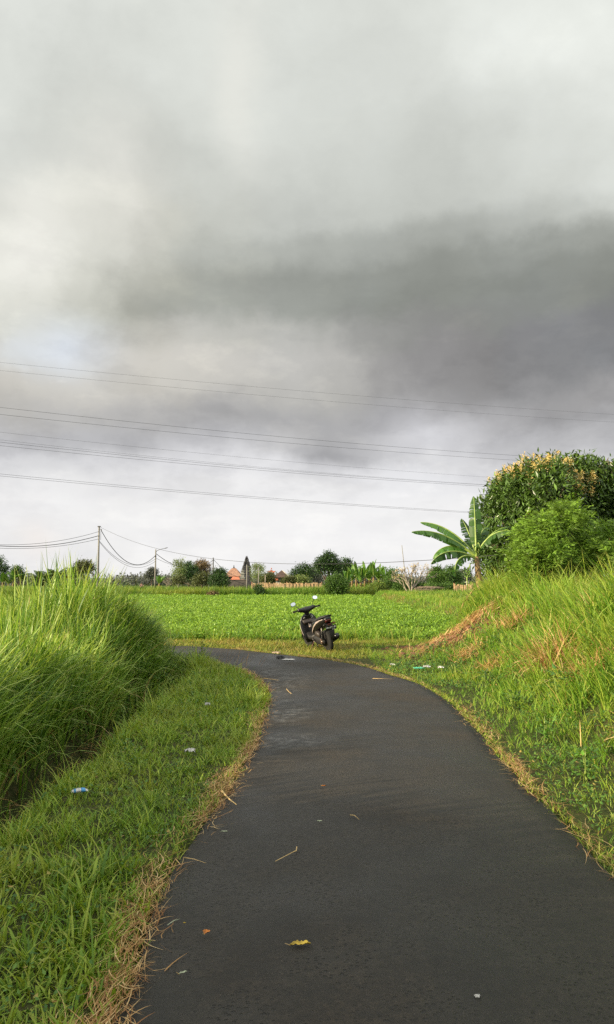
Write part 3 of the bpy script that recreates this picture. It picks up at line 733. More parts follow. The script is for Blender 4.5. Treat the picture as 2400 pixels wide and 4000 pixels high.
field('far_left_field', 'rough green farmland behind the tall grass at the left', 60000, -46, -9, 19, 95, .55, .045, M['far_crop'], .5, 82, keep=lambda x, y: (x < -.16*y-6) | (y > 79))
field('far_field', 'far green plots in front of the tree line', 32000, -60, 60, 80, 112, .7, .07, M['far_crop'], .5, 86)
# brown bare earth along the dike foot
x, y = scatter(7000, 5.0, 6.8, 23.5, 62, 1); tt = np.interp(y, TOE_Y, TOE_X); k = (np.abs(x-tt-.2) < .45) & (vnoise(x, y, .45, 91) > -.25); x, y = x[k], y[k]; n = len(x)
V, F, a = blades(np.c_[x, y, gz(x, y)], rng.uniform(.1, .28, n), rng.uniform(.012, .03, n), rng.normal(3.1, .9, n), rng.uniform(.5, 1.4, n), rng.uniform(.2, 1, n), 3)
tag(npmesh('dike_straw', V, F, M['dry_grass'], attrs=a), 'dry brown grass hanging on the foot of the field dike', 'dry grass', None, 'stuff')

# --- small broad-leaved ground cover mixed into both verges
M['cover_leaf'] = leafmat('cover_leaf', [(0, (.03, .085, .015)), (.5, (.07, .16, .025)), (.9, (.15, .26, .04)), (1, (.4, .26, .08))], .25, .4)
for side_, lab in ((0, 'small clover-like leaves mixed into the left verge turf'), (1, 'small broad leaves mixed into the right verge and bank foot')):
    cx_, cy2 = scatter(1500 if side_ else 550, (1.0 if side_ else -2.3), (5.0 if side_ else 1.0), 2.4, 16, 1.2)
    kk = 14; x = np.repeat(cx_, kk)+rng.normal(0, .07, len(cx_)*kk); y = np.repeat(cy2, kk)+rng.normal(0, .07, len(cx_)*kk)
    if side_: ok = (x > edge_x(re_, np.minimum(y, 13.4))+.1) & (x < np.interp(y, TOE_Y, TOE_X)+1.2) & ((x > 1.4) | (y < 13))
    else: ok = (x < edge_x(le, np.minimum(y, 15.2))-.12) & (x > ditch_x(y)+.0) & (y < 15.4)
    ok &= (~in_poly(x, y, poly_road)) & frustum(x, y, .6) & (vnoise(x, y, 1.3, 95+side_) > -.2)
    x, y = x[ok], y[ok]; n = len(x); up = smooth((x-np.interp(y, TOE_Y, TOE_X)+.3)/1.5) if side_ else 0
    V, F, a = leaves(np.c_[x, y, gz(x, y)+rng.uniform(.03, .10, n)*(1+2.5*up)], rng.uniform(0, 6.28, n), rng.normal(.1, .45, n), rng.uniform(.018, .036, n)*(1+.06*np.maximum(y-5, 0)), rng.uniform(.014, .026, n)*(1+.06*np.maximum(y-5, 0)), rng.random(n))
    tag(npmesh('ground_cover', V, F, M['cover_leaf'], attrs=a), lab, 'ground cover', None, 'stuff')

# --- clods of earth on the soil heap
cl = MB(); rc = np.random.default_rng(77)
for _ in range(170):
    cx_, cy2 = 3.3+rc.normal()*.55, 16.7+rc.normal()*.7; r_ = abs(rc.normal())*.03+.015; z_ = float(gz(cx_, cy2))
    if in_poly(np.array([cx_]), np.array([cy2]), poly_road)[0]: continue
    q_ = [(r_*math.sin(t_)*rc.uniform(.7, 1.2), r_*math.cos(t_)) for t_ in np.linspace(.1, 3.0, 5)]
    cl.lathe([(max(.002, a_), b_*.7) for a_, b_ in q_[::-1]], 7, Matrix.Translation((cx_, cy2, z_+r_*.2)) @ Matrix.Rotation(rc.uniform(0, 1.5), 4, 'X'))
o = cl.build('soil_clods', plain('clod', (.16, .075, .042), .95, var=.35, vscale=9)); tag(o, 'crumbly reddish clods on the bare soil heap', 'soil', None, 'stuff')

field('plateau_grass', 'rank grass on top of the bank beyond the right edge of the photo', 16000, 6.5, 22, 2.5, 30, .5, .03, M['bank_grass'], .4, 97, keep=lambda x, y: x > np.interp(y, TOE_Y, TOE_X)+3)
# creeping short shoots over both asphalt edges
for poly_, sd_, ym_, lab in ((le, 1, 15, 'short shoots creeping over the left asphalt edge'), (re_, -1, 17.5, 'short shoots creeping over the right asphalt edge')):
    q = poly_[(poly_[:, 1] > 2.2) & (poly_[:, 1] < ym_)]; d = np.gradient(q, axis=0); cum = np.cumsum(np.hypot(*d.T)); cum /= cum[-1]; n = 1900 if sd_ > 0 else 4200
    u = rng.random(n); px = np.interp(u, cum, q[:, 0]); py = np.interp(u, cum, q[:, 1]); ta = np.interp(u, cum, np.unwrap(np.arctan2(d[:, 1], d[:, 0])))
    off = rng.uniform(-.012, .11, n)+.03*vnoise(px, py, 3, 98); x = px-np.sin(ta)*sd_*off; y = py+np.cos(ta)*sd_*off
    V, F, a = blades(np.c_[x, y, np.maximum(gz(x, y), 0)], rng.uniform(.03, .10, n), rng.uniform(.004, .008, n)*(1+.08*np.maximum(y-5, 0)), rng.uniform(0, 6.28, n), rng.uniform(.3, 1.3, n), rng.uniform(.1, 1, n), 3, rnd=dryclip(rng.random(n), .3))
    tag(npmesh('edge_grass', V, F, M['short_grass'], attrs=a), lab, 'grass', None, 'stuff')
# ------------------------------------------------------------------ trees and plants
def LM(name, c, trans=.25, rough=.5, spec=.35, dry=None):
    d = tuple(v*.5 for v in c); l = tuple(min(1, v*1.7) for v in c)
    st = [(0, d), (.45, c), (.85, l)]+([(.95, dry), (1, dry)] if dry else [(1, tuple(min(1, v*2.1) for v in c))])
    M[name] = leafmat(name, st, trans, rough, spec=spec)
LM('leaf_dark', (.035, .075, .018), .18, .45)
LM('leaf_mango', (.062, .112, .02), .18, .33, .5)
LM('leaf_mid', (.06, .12, .02))
LM('leaf_yellowgreen', (.13, .19, .04), .35)
LM('leaf_olive', (.085, .10, .035), .25)
LM('leaf_brown', (.14, .10, .05), .2)
LM('leaf_pale', (.17, .22, .08), .35)
LM('leaf_grey', (.085, .095, .08), .15)  # haze of the farthest trees is put into this grey leaf colour
LM('leaf_banana', (.055, .13, .025), .35, .4)
LM('leaf_banana_far', (.085, .18, .03), .35, .45)
LM('leaf_leucaena', (.15, .25, .035), .38, .5)
LM('leaf_palm', (.05, .085, .03), .2, .4, .5)
M['flower'] = leafmat('mango_flower', [(0, (.45, .28, .08)), (.5, (.66, .50, .19)), (1, (.80, .70, .38))], .25, .7)
M['dry_leaf'] = leafmat('dry_leaf', [(0, (.17, .09, .04)), (.5, (.36, .22, .09)), (1, (.55, .40, .18))], .2, .7)
M['dry_yellow'] = leafmat('dry_yellow', [(0, (.45, .27, .06)), (.5, (.62, .44, .12)), (1, (.72, .58, .25))], .25, .6)

def crown_pts(lobes, nclump, per, spread, rg, shell=.82, lowcut=-.65):
    """leaf clumps spread over and inside ellipsoid lobes"""
    C = []; O = []
    vol = np.array([l[1][0]*l[1][1]*l[1][2] for l in lobes])**.67; vol /= vol.sum()
    idx = rg.choice(len(lobes), nclump, p=vol)
    d = rg.normal(size=(nclump, 3)); d /= np.linalg.norm(d, axis=1)[:, None]
    d[:, 2] = np.where(d[:, 2] < lowcut, -d[:, 2], d[:, 2])
    c = np.array([l[0] for l in lobes])[idx]; r = np.array([l[1] for l in lobes])[idx]
    rad = shell+(1.08-shell)*rg.random(nclump)**.8-(rg.random(nclump) < .22)*.35*rg.random(nclump)+(rg.random(nclump) < .09)*.22*rg.random(nclump)
    cc = c+d*r*rad[:, None]
    P = np.repeat(cc, per, 0)+rg.normal(size=(nclump*per, 3))*spread
    D = np.repeat(d, per, 0)
    tone = np.repeat(rg.normal(0, .16, nclump), per)
    return P, D, tone, cc
def leaf_cloud(P, D, tone, size, aspect, rg, droop=.0, fold=.2):
    n = len(P)
    v = D*.7+rg.normal(size=(n, 3))*.75+np.array([0, 0, -droop]); v /= np.linalg.norm(v, axis=1)[:, None]
    up = rg.normal(size=(n, 3))*.6+np.array([0, 0, 1.0]); S = np.cross(v, up); S /= np.linalg.norm(S, axis=1)[:, None]+1e-9
    N = np.cross(S, v)
    L = (size*rg.uniform(.65, 1.35, n))[:, None]; Wd = L*aspect
    l = P+v*L*.45+S*Wd*.5-N*Wd*fold; r = P+v*L*.45-S*Wd*.5-N*Wd*fold
    V = np.stack([P, r, P+v*L, l], 1).reshape(-1, 3); b = (np.arange(n)*4)[:, None]
    F = np.concatenate([b+[0, 1, 2], b+[0, 2, 3]], 0)
    return V, F, dict(rnd=np.repeat(np.clip(rg.beta(2, 2.2, n)+tone, 0, 1), 4), t=np.tile([0, .4, 1, .4], n))
def limbs(mb, base, lobes, r0, rg, fork=.35, wob=.25, nl=None, twigs=3):
    """tapered trunk that forks into limbs reaching into every lobe"""
    base = Vector(base); cs = [Vector(l[0]) for l in lobes]
    cen = sum(cs, Vector())/len(cs); H = cen.z-base.z
    f = base+(cen-base)*fork; f.z = base.z+H*fork
    k1 = base.lerp(f, .5)+Vector((rg.normal()*wob*.3*r0*4, rg.normal()*wob*.3*r0*4, 0))
    mb.tube([base+Vector((0, 0, -.15)), base+Vector((0, 0, .1*H)), k1, f], [r0*1.35, r0, r0*.85, r0*.7], 9)
    for l in (lobes if nl is None else lobes[:nl]):
        c = Vector(l[0]); mid = f.lerp(c, .5)+Vector((rg.normal()*wob, rg.normal()*wob, H*.06))
        mb.tube([f-Vector((0, 0, .03*H)), mid, c], [r0*.55, r0*.36, r0*.16], 7)
        for _ in range(twigs):
            e = c+Vector((rg.normal()*l[1][0]*.5, rg.normal()*l[1][1]*.5, abs(rg.normal())*l[1][2]*.6))
            s = mid.lerp(c, rg.uniform(.3, .9)); mb.tube([s, s.lerp(e, .5)+Vector((0, 0, .04*H)), e], [r0*.2, r0*.13, r0*.05], 5)
def split(lobes, k, f, seed):
    """break smooth lobes into smaller uneven ones"""
    r_ = np.random.default_rng(seed); out = []
    for c, r in lobes:
        out.append((c, tuple(q*.72 for q in r)))
        for _ in range(k):
            d = r_.normal(size=3); d /= np.linalg.norm(d); d[2] = abs(d[2])*.8-.1; s_ = f*r_.uniform(.7, 1.25)
            out.append((tuple(np.array(c)+d*np.array(r)*r_.uniform(.5, .78)), tuple(q*s_ for q in r)))
    return out
def ell(px, py, rxp, ryp, Y, ry=None):
    """lobe centred at photo pixel (px,py) of distance Y, radii given in photo pixels"""
    c = at(px, py, Y); k = Y/FPX
    return ((c.x, c.y, c.z), (rxp*k, (ry if ry else (rxp+ryp)/2*k), ryp*k))
def tree(name, label, lobes, Y, basepx, mat, n=2600, leaf=.26, aspect=.5, r0=.13, seed=1, per=9, spread=None, bark='bark', group=None, cat='tree', fork=.35, base=None, droop=0, shell=.8, twigs=3, extra=None):
    rg = np.random.default_rng(seed)
    bx = at(basepx, 2262, Y); b = Vector((bx.x, Y, float(gz(bx.x, Y)))) if base is None else Vector(base)
    L = [(tuple(Vector(c)-b), tuple(q*.88 for q in r)) for c, r in lobes]; leaf *= .72; n = int(n*1.7)
    t = empty(name, b, label, cat, group)
    mb = MB(); limbs(mb, (0, 0, 0), L, r0, rg, fork, wob=max(.08, r0), twigs=twigs); mb.build('trunk', M[bark], t, smooth=True)
    if spread is None: spread = leaf*1.1
    P, D, tone, cc = crown_pts(L, max(4, n//per), per, spread, rg, shell)
    V, F, a = leaf_cloud(P, D, tone, leaf, aspect, rg, droop)
    npmesh('crown', V, F, M[mat], t, a)
    return t

# --- mango tree
Ym = 29.0
mz = [ell(2075,1985,165,175,Ym,2.6), ell(2080,1880,100,90,Ym-.3,1.6), ell(1945,2030,72,120,Ym-.2,1.6), ell(1935,2150,70,95,Ym-.6,1.4), ell(1985,1930,60,70,Ym-.2,1.4),
      ell(2250,1960,170,165,Ym+.5,2.8), ell(2195,1835,60,50,Ym+.6,1.4), ell(2290,1855,80,70,Ym+.4,1.6), ell(2410,1900,120,110,Ym,2), ell(2440,2080,160,180,Ym-.3,2.6), ell(2600,2000,160,190,Ym+.6,2.8), ell(2180,2130,190,130,Ym-1.2,2.2), ell(2050,2180,110,90,Ym-1,1.8), ell(2340,2180,170,120,Ym-1.2,2.0), ell(1935,2235,55,55,Ym-1,1.2), ell(1990,2245,70,50,Ym-1.3,1.2)]
mz = split(mz, 4, .42, 5)
rg = np.random.default_rng(11)
b = Vector((11.2, 29.3, float(gz(11.2, 29.3))))
mt = empty('mango_tree', b, 'large dark glossy mango tree in orange blossom at the right edge', 'tree')
L = [(tuple(Vector(c)-b), r) for c, r in mz]
mb = MB(); limbs(mb, (0, 0, 0), L, .26, rg, .25, .3); mb.build('trunk', M['bark'], mt, smooth=True)
P, D, tone, cc = crown_pts(L, 4300, 14, .17, rg, .80)
V, F, a = leaf_cloud(P, D, tone, .24, .30, rg, .25)
npmesh('crown', V, F, M['leaf_mango'], mt, a)
# whole-crown inner foliage, sparse, so that gaps look deep
# blossom panicles sit on the outer shell
cand, Dn, _, _ = crown_pts(L, 1500, 1, .01, rg, 1.0, 0)
keep = []
for p_, d_ in zip(cand, Dn):
    w_ = p_+np.array(b)
    ins = any((((p_-np.array(c))/np.array(r))**2).sum() < .62 for c, r in L)
    if not ins and d_[1] < .5 and w_[2] > 2.2 and (w_[2] < 5.3 or rg.random() < .45) and vnoise(w_[0], w_[2], .8, 15) > -.05: keep.append((p_+np.array(d_)*.12, d_))
keep = keep[:170]
Ps, Ds = [], []
for p_, d_ in keep:
    ax = np.array(d_)*.8+np.array([0, -.2, .8]); ax /= np.linalg.norm(ax); k = 80; ln = rg.uniform(.18, .40)
    u = rg.random(k); o = rg.normal(size=(k, 3))*(.10*(1-u*.75))[:, None]
    Ps.append(p_+d_*.05+ax*(u*ln)[:, None]+o); Ds.append(np.tile(ax, (k, 1)))
Ps = np.concatenate(Ps); Ds = np.concatenate(Ds)
V, F, a = leaf_cloud(Ps, Ds, np.zeros(len(Ps)), .052, .6, rg)
o = npmesh('blossom', V, F, M['flower'], mt, a); o['label'] = 'orange and cream flower panicles all over the dark crown'

# --- leucaena shrub in front of the mango (feathery compound leaves)
def feathery(name, label, lobes, base, nleaf, seed, mat, rl=.22, pin=.07, group=None, r0=.07, cat='shrub', stems=18):
    rg = np.random.default_rng(seed); b = Vector(base); L = [(tuple(Vector(c)-b), r) for c, r in lobes]
    L = [(c, tuple(q*.80 for q in r)) for c, r in L]
    t = empty(name, b, label, cat, group)
    mb = MB()
    for k in range(stems):
        l = L[k % len(L)]; c = Vector(l[0]); s = Vector((rg.normal()*.25, rg.normal()*.2, -.1))
        mb.tube([s, s.lerp(c, .45)+Vector((rg.normal()*.15, 0, .1)), c, c+Vector((rg.normal()*l[1][0]*.4, rg.normal()*.2, l[1][2]*.6))], [r0, r0*.7, r0*.4, r0*.12], 7)
    mb.build('trunk', M['pale_bark'], t, smooth=True)
    P, D, tone, cc = crown_pts(L, nleaf//13, 13, rl*.62, rg, .78, -.4)
    n = len(P)
    ax = D*.8+rg.normal(size=(n, 3))*.55+np.array([0, 0, .25]); ax /= np.linalg.norm(ax, axis=1)[:, None]
    sd = np.cross(ax, np.array([0, 0, 1.0])+rg.normal(size=(n, 3))*.3); sd /= np.linalg.norm(sd, axis=1)[:, None]
    Vs, Fs, Rn = [], [], []; off = 0; rn = np.clip(rg.beta(2, 2, n)+tone, 0, 1)
    K = 7; RL = rl*rg.uniform(.7, 1.25, n)[:, None]
    for k in range(K):
        u = (k+.6)/K
        q = P+ax*RL*u+np.array([0, 0, -1])*(RL*u*u*.35)
        for s in (-1, 1):
            dv = sd*s*.85+ax*.55+np.array([0, 0, -.25]); dv /= np.linalg.norm(dv, axis=1)[:, None]
            ln = pin*(1.25-.5*abs(u-.45))*RL/rl*1.6; wv = np.cross(dv, np.array([0, 0, 1.0])+rg.normal(size=(n, 3))*.8); wv /= np.linalg.norm(wv, axis=1)[:, None]+1e-9
            hw = pin*.17
            V = np.stack([q, q+dv*ln*.5+wv*hw, q+dv*ln, q+dv*ln*.5-wv*hw], 1).reshape(-1, 3)
            Vs.append(V); Fs.append((np.arange(n)*4)[:, None]+np.array([0, 1, 2, 3])+off); off += len(V); Rn.append(np.repeat(rn, 4))
    V = np.concatenate(Vs); F = np.concatenate(Fs); r_ = np.concatenate(Rn)
    npmesh('crown', V, F, M[mat], t, dict(rnd=r_, t=np.full(len(V), .3)))
    return t
Yl = 19.5
feathery('leucaena_shrub', 'bright feathery shrub on the bank in front of the dark mango tree',
    split([ell(2115,2105,100,82,Yl,.8), ell(2215,2060,90,82,Yl+.3,.8), ell(2055,2190,66,62,Yl-.3,.6), ell(2150,2180,140,95,Yl-.2,.9), ell(2300,2180,100,80,Yl+.2,.8), ell(2390,2110,55,80,Yl+.6,.7), ell(2080,2250,120,50,Yl-.1,.6)], 4, .40, 9),
    (6.4, Yl+.2, float(gz(6.4, Yl))), 6800, 21, 'leaf_leucaena', rl=.21, pin=.05)

# --- bananas
def banana_leaf(mb, rg, L, W, az, e0, droop, tear, base=Vector((0, 0, 0)), petiole=.3, segs=16, roll=0, vf=.35):
    """blade + midrib; the halves are torn into strips that hang"""
    ca, sa = math.cos(az), math.sin(az); p = Vector(base); e = e0; pts = [p.copy()]; dirs = []
    for i in range(segs):
        d = Vector((ca*math.cos(e), sa*math.cos(e), math.sin(e))); dirs.append(d); p = p+d*(L/segs); pts.append(p.copy()); e -= droop/segs*(.4+1.2*i/segs)
    dirs.append(dirs[-1]); S0 = Vector((-sa, ca, 0))
    V, F = [], []; n0 = int(segs*petiole)
    for s in (-1, 1):
        hang = 0
        for i in range(n0, segs):
            if i == n0 or rg.random() < tear: hang = rg.uniform(.1, .75)*tear*1.2; gap = .12*tear
            else: gap = 0
            u0 = (i-n0)/(segs-n0); u1 = (i+1-n0)/(segs-n0)
            prof = lambda u: (math.sin(math.pi*min(1, u*.93+.07))**.45)*(1-.15*u) if u < 1 else .12
            w0, w1 = W*.5*prof(u0), W*.5*prof(u1)
            def side(j, w_):
                N = S0.cross(dirs[j]); N = -N if N.z < 0 else N
                a_ = vf-hang*1.3+roll*s
                return pts[j]+(S0*s*math.cos(a_)+N*math.sin(a_))*w_
            a0 = pts[i].lerp(pts[i+1], gap); o = len(V)
            m0 = a0.lerp(side(i, w0), .5)+Vector((0, 0, .02)); m1 = pts[i+1].lerp(side(i+1, w1), .5)+Vector((0, 0, .02))
            V += [a0, m0, side(i, w0).lerp(side(i+1, w1), gap), pts[i+1], m1, side(i+1, w1)]
            F += [(o, o+1, o+4, o+3), (o+1, o+2, o+5, o+4)]
    return V, F, pts
def banana(name, label, base, H, nl, L, W, seed, mat='leaf_banana', group=None, spec=None, stem_r=.10, tear=.35, lean=0, old=2, bunch=False, nseg=16, vfs=None):
    rg = np.random.default_rng(seed); t = empty(name, base, label, 'banana plant', group)
    mb = MB(); top = Vector((lean, 0, H))
    mb.tube([(0, 0, -.1), top*.35+Vector((0, 0, 0)), top*.7, top], [stem_r*1.15, stem_r, stem_r*.85, stem_r*.6], 10)
    mb.build('trunk', M['banana_stem'], t, smooth=True)
    vfs = vfs or [.25]*40
    specs = spec or [(2.4*k+rg.uniform(-.3, .3), rg.uniform(.75, 1.35), rg.uniform(.6, 1.7), 1) for k in range(nl)]
    for k, (az, e0, dr, sc_) in enumerate(specs):
        V, F, pts = banana_leaf(None, rg, L*sc_*rg.uniform(.9, 1.08), W*rg.uniform(.85, 1.1), az, e0, dr, tear, top-Vector((0, 0, .12*rg.random())), petiole=.2, segs=nseg, vf=vfs[k])
        V = np.array([tuple(v) for v in V]); r = np.clip(rg.uniform(.15, .8)+rg.normal(0, .04, len(V)), 0, 1)
        lf = npmesh('leaf', V, np.array(F), M[mat], t, dict(rnd=r, t=np.full(len(V), .3)))
        rb = MB(); rb.tube(pts, [stem_r*.32*(1-.85*i/len(pts)) for i in range(len(pts))], 6); rb.build('midrib', M['banana_rib'], lf, smooth=True)
    for k in range(old):
        az = rg.uniform(0, 6.28); V, F, pts = banana_leaf(None, rg, L*.75, W*.5, az, -.4, 1.4, .9, top-Vector((0, 0, .15)), petiole=.1, segs=8)
        V = np.array([tuple(v) for v in V]); o = npmesh('dead_leaf', V, np.array(F), M['dry_leaf'], t, dict(rnd=rg.random(len(V)), t=np.full(len(V), .3)))
        o['label'] = 'brown dead leaf hanging down the stem'
    return t, top
M['banana_stem'] = plain('banana_stem', (.20, .13, .055), .75, var=.4, vscale=7, bump=.3)
M['banana_rib'] = plain('banana_rib', (.25, .33, .08), .5, var=.15)
M['bud'] = plain('banana_bud', (.16, .03, .045), .5)
M['fruit'] = plain('banana_fruit', (.12, .22, .04), .5)
Yb = 24.0
bb = at(1885, 2262, Yb); bz = float(gz(bb.x, Yb))
W_, E_ = math.pi, 0
spec = [(1.45, 1.50, .35, 1.05), (2.2, 1.30, .4, .72), (3.0, .95, 1.0, 1.2), (3.35, .70, .95, 1.2), (3.2, .75, 2.1, .85), (3.5, .45, 1.5, .95), (3.75, .45, 2.7, .78), (.2, 1.2, 1.2, .9), (-.6, 1.15, 1.5, .85), (4.6, 1.1, 2.0, .65), (1.0, 1.25, 1.4, .9)]
bt, top = banana('banana_plant', 'tall banana plant with torn leaves and hanging bud beside the mango tree', (bb.x, Yb, bz), 1.9, 0, 1.9, .52, 31, spec=spec, vfs=[.1, .1, -.75, -.7, -.6, -.8, -.9, .1, -.6, -.6, .2], stem_r=.12, lean=-.18, old=0, nseg=36, tear=.62)
mb = MB(); bp_ = [Vector((-.18, -.05, 1.72)), Vector((-.40, -.1, 1.66)), Vector((-.52, -.1, 1.3)), Vector((-.5, -.1, .72))]
mb.tube(bp_, .018, 6); st_ = mb.build('fruit_stalk', M['banana_rib'], bt, smooth=True)
mb = MB(); mb.lathe([(.004, .14), (.035, .08), (.055, 0), (.045, -.07), (.005, -.14)], 12, Matrix.Translation((-.5, -.1, .60))); mb.build('bud', M['bud'], bt, smooth=True)
mb = MB()
for k in range(16):
    an = k*2.4; zz = 1.50-.02*k
    mb.tube([(-.5+.04*math.cos(an), -.1+.04*math.sin(an), zz), (-.5+.10*math.cos(an), -.1+.10*math.sin(an), zz+.03), (-.5+.11*math.cos(an), -.1+.11*math.sin(an), zz+.10)], [.014, .02, .008], 6)
mb.build('fruit_bunch', M['fruit'], bt, smooth=True)
# fallen dry banana leaves propped against the bank
rgd = np.random.default_rng(5)
dl_ = empty('dead_banana_leaves', (bb.x-.2, Yb-.7, bz+.25), 'yellow and tan dead banana leaves leaning below the banana plant', 'dead leaves')
for k in range(7):
    mb = MB(); e = Vector((-.25-.09*k, rgd.normal()*.12, -.35+.06*rgd.normal()))
    s = Vector((-.02+.05*rgd.normal(), 0, .62+.08*rgd.normal()))
    V = []; F = []; ps = [s.lerp(e, u)+Vector((-.10*math.sin(3.1*u), .02*rgd.normal(), .03*rgd.normal())) for u in np.linspace(0, 1, 9)]
    for i, p in enumerate(ps):
        w_ = .015+.06*math.sin(math.pi*min(1, i/8+.15))**.7*rgd.uniform(.8, 1.3)
        V += [p+Vector((-w_*.8, -.03, -w_*.4)), p+Vector((0, -.02+.02*rgd.normal(), .02)), p+Vector((w_*.8, 0, w_*.4))]
        if i: o_ = (i-1)*3; F += [(o_, o_+1, o_+4, o_+3), (o_+1, o_+2, o_+5, o_+4)]
    V = np.array([tuple(v) for v in V]); npmesh('leaf', V, np.array(F), M['dry_yellow' if k % 2 else 'dry_leaf'], dl_, dict(rnd=rgd.random(len(V)), t=np.full(len(V), .2)))

# --- background, left to right
BG = 'trees along the far side of the fields'
tree('broadleaf_tree', 'dark round tree cut off by the left edge of the photo', [ell(-14,2222,42,42,105), ell(14,2240,26,26,105), ell(-50,2215,50,45,106)], 105, -10, 'leaf_dark', 3000, .32, .5, .25, 41, group=BG)
tree('round_shrub', 'small round bright shrub right of the dark tree at the far left', [ell(68,2240,20,20,98), ell(88,2255,12,12,98)], 98, 70, 'leaf_mid', 1100, .3, .5, .1, 42, cat='shrub')
for k, (px, H, s_) in enumerate([(12, 1.2, 421), (34, 1.0, 422), (52, 1.5, 423)]):
    p_ = at(px, 2262, 96); banana('banana_plant', ['banana plant nearest the left edge of the photo', 'short banana plant second from the left edge', 'banana plant third from the left edge, beside the round shrub'][k], (p_.x, 96, 0), H, 7, 1.7, .5, s_, 'leaf_banana_far', 'far left banana plants', stem_r=.12, nseg=9, old=0)
# two palms
def palm(name, label, base, H, nf, L, seed, group=None):
    rg = np.random.default_rng(seed); t = empty(name, base, label, 'palm', group)
    mb = MB(); mb.tube([(0, 0, -.1), (.05, 0, H*.5), (0, 0, H)], [.26, .20, .22], 10); mb.build('trunk', M['bark'], t, smooth=True)
    for k in range(nf):
        az = 2.4*k; e = 1.35-1.5*(k/nf); p = Vector((0, 0, H)); ps = [p.copy()]; V = []; F = []
        S = Vector((-math.sin(az), math.cos(az), 0)); rn = rg.uniform(.1, .8); n_ = 12
        for i in range(n_):
            d = Vector((math.cos(az)*math.cos(e), math.sin(az)*math.cos(e), math.sin(e))); q = p+d*(L/n_); e -= 1.25/n_
            for s in (-1, 1):
                for f_ in (.0, .5):
                    a0 = p.lerp(q, f_); ll = L*.24*math.sin(math.pi*min(1, (i+f_+1.5)/(n_+1.8)))
                    tip = a0+(S*s*.8+d*.65+Vector((0, 0, -.35)))*ll; o = len(V)
                    V += [a0, a0+d*(L*.05), tip+d*(L*.02), tip]; F += [(o, o+1, o+2, o+3)]
            p = q; ps.append(p.copy())
        V = np.array([tuple(v) for v in V]); fr = npmesh('frond', V, np.array(F), M['leaf_palm'], t, dict(rnd=np.clip(rn+rg.normal(0, .1, len(V)), 0, 1), t=np.full(len(V), .3)))
        rb = MB(); rb.tube(ps, [.03*(1-.8*i/n_) for i in range(n_+1)], 5); rb.build('midrib', M['banana_rib'], fr)
    return t
p_ = at(163, 2262, 90); palm('palm_tree', 'left one of the two squat palms left of the tall pole', (p_.x, 90, 0), 1.3, 24, 2.3, 43, 'squat palms')
p_ = at(213, 2262, 92); palm('palm_tree', 'right one of the two squat palms, beside the dark hut', (p_.x, 92, 0), 1.5, 24, 2.4, 44, 'squat palms')
p_ = at(258, 2262, 93); banana('banana_plant', 'half dry banana plant with a tan leaf between palms and spreading tree', (p_.x, 93, 0), 1.0, 6, 1.5, .45, 45, 'dry_leaf', stem_r=.12, nseg=9, old=2)
tree('bush', 'rounded dark bush behind the dark hut', [ell(275,2245,26,20,97), ell(300,2240,20,24,98), ell(250,2250,16,14,97)], 97, 280, 'leaf_mid', 1500, .3, .5, .1, 46, cat='bush')
tree('spreading_tree', 'brownish spreading tree with dark flat top just left of the tall pole', [ell(333,2212,32,16,88), ell(318,2232,22,18,88), ell(352,2230,18,20,88), ell(310,2205,14,8,88)], 88, 335, 'leaf_olive', 1900, .26, .5, .14, 47, group=BG)
tree('broadleaf_tree', 'small grey-green tree close left of the street lamp pole', [ell(594,2243,18,16,125), ell(580,2252,12,9,125), ell(600,2232,10,8,125)], 125, 594, 'leaf_grey', 1200, .34, .5, .12, 48, group=BG)
p_ = at(623, 2262, 108); banana('banana_plant', 'banana plant just right of the street lamp pole', (p_.x, 108, 0), 1.0, 7, 1.6, .5, 49, 'leaf_banana_far', stem_r=.12, nseg=9, old=2)
def bare_tree(name, label, base, H, seed, mat='pale_bark', flowers=None, spread=.55, depth=5, r0=.1, group=None, leafm=None):
    rg = np.random.default_rng(seed); t = empty(name, base, label, 'tree', group); mb = MB(); tips = []
    def br(p, d, l, r, k):
        m_ = p+d*l*.5+Vector(rg.normal(size=3))*l*.05; q = p+d*l; mb.tube([p, m_, q], [r, r*.85, r*.72], 6, cap=k == 0)
        if k == 0: tips.append(q); return
        for j in range(3 if rg.random() < .55 else 2):
            nd = (d+Vector(rg.normal(size=3))*spread+Vector((0, 0, .12))).normalized()
            if nd.z < -.1: nd.z = .1; nd.normalize()
            br(q, nd, l*rg.uniform(.62, .88), r*.66, k-1)
    for j in range(3): br(Vector((rg.normal()*.06, rg.normal()*.06, -.05)), (Vector((rg.normal()*.35, rg.normal()*.35, 1))).normalized(), H*.27, r0, depth)
    mb.build('trunk', M[mat], t, smooth=True)
    if flowers:
        T = np.array([tuple(v) for v in tips]); 
        P = np.repeat(T, 4, 0)+rg.normal(size=(len(T)*4, 3))*.05; D = np.tile([0, 0, 1.], (len(P), 1)); P = P[rg.random(len(P)) < .10]; D = D[:len(P)]
        V, F, a = leaf_cloud(P, D, np.zeros(len(P)), .13, .6, rg); npmesh('blossom', V, F, M[flowers], t, a)
    if leafm:
        T = np.array([tuple(v) for v in tips]); P = np.repeat(T, 5, 0)+rg.normal(size=(len(T)*5, 3))*.12; D = np.tile([0, 0, 1.], (len(P), 1))
        V, F, a = leaf_cloud(P, D, np.zeros(len(P)), .22, .45, rg); npmesh('crown', V, F, M[leafm], t, a)
    return t
p_ = at(652, 2262, 112); bare_tree('bare_tree', 'small bare pinkish tree between street lamp and thicket', (p_.x, 112, 0), 2.4, 50, 'pale_bark', spread=.6, depth=4, r0=.07)
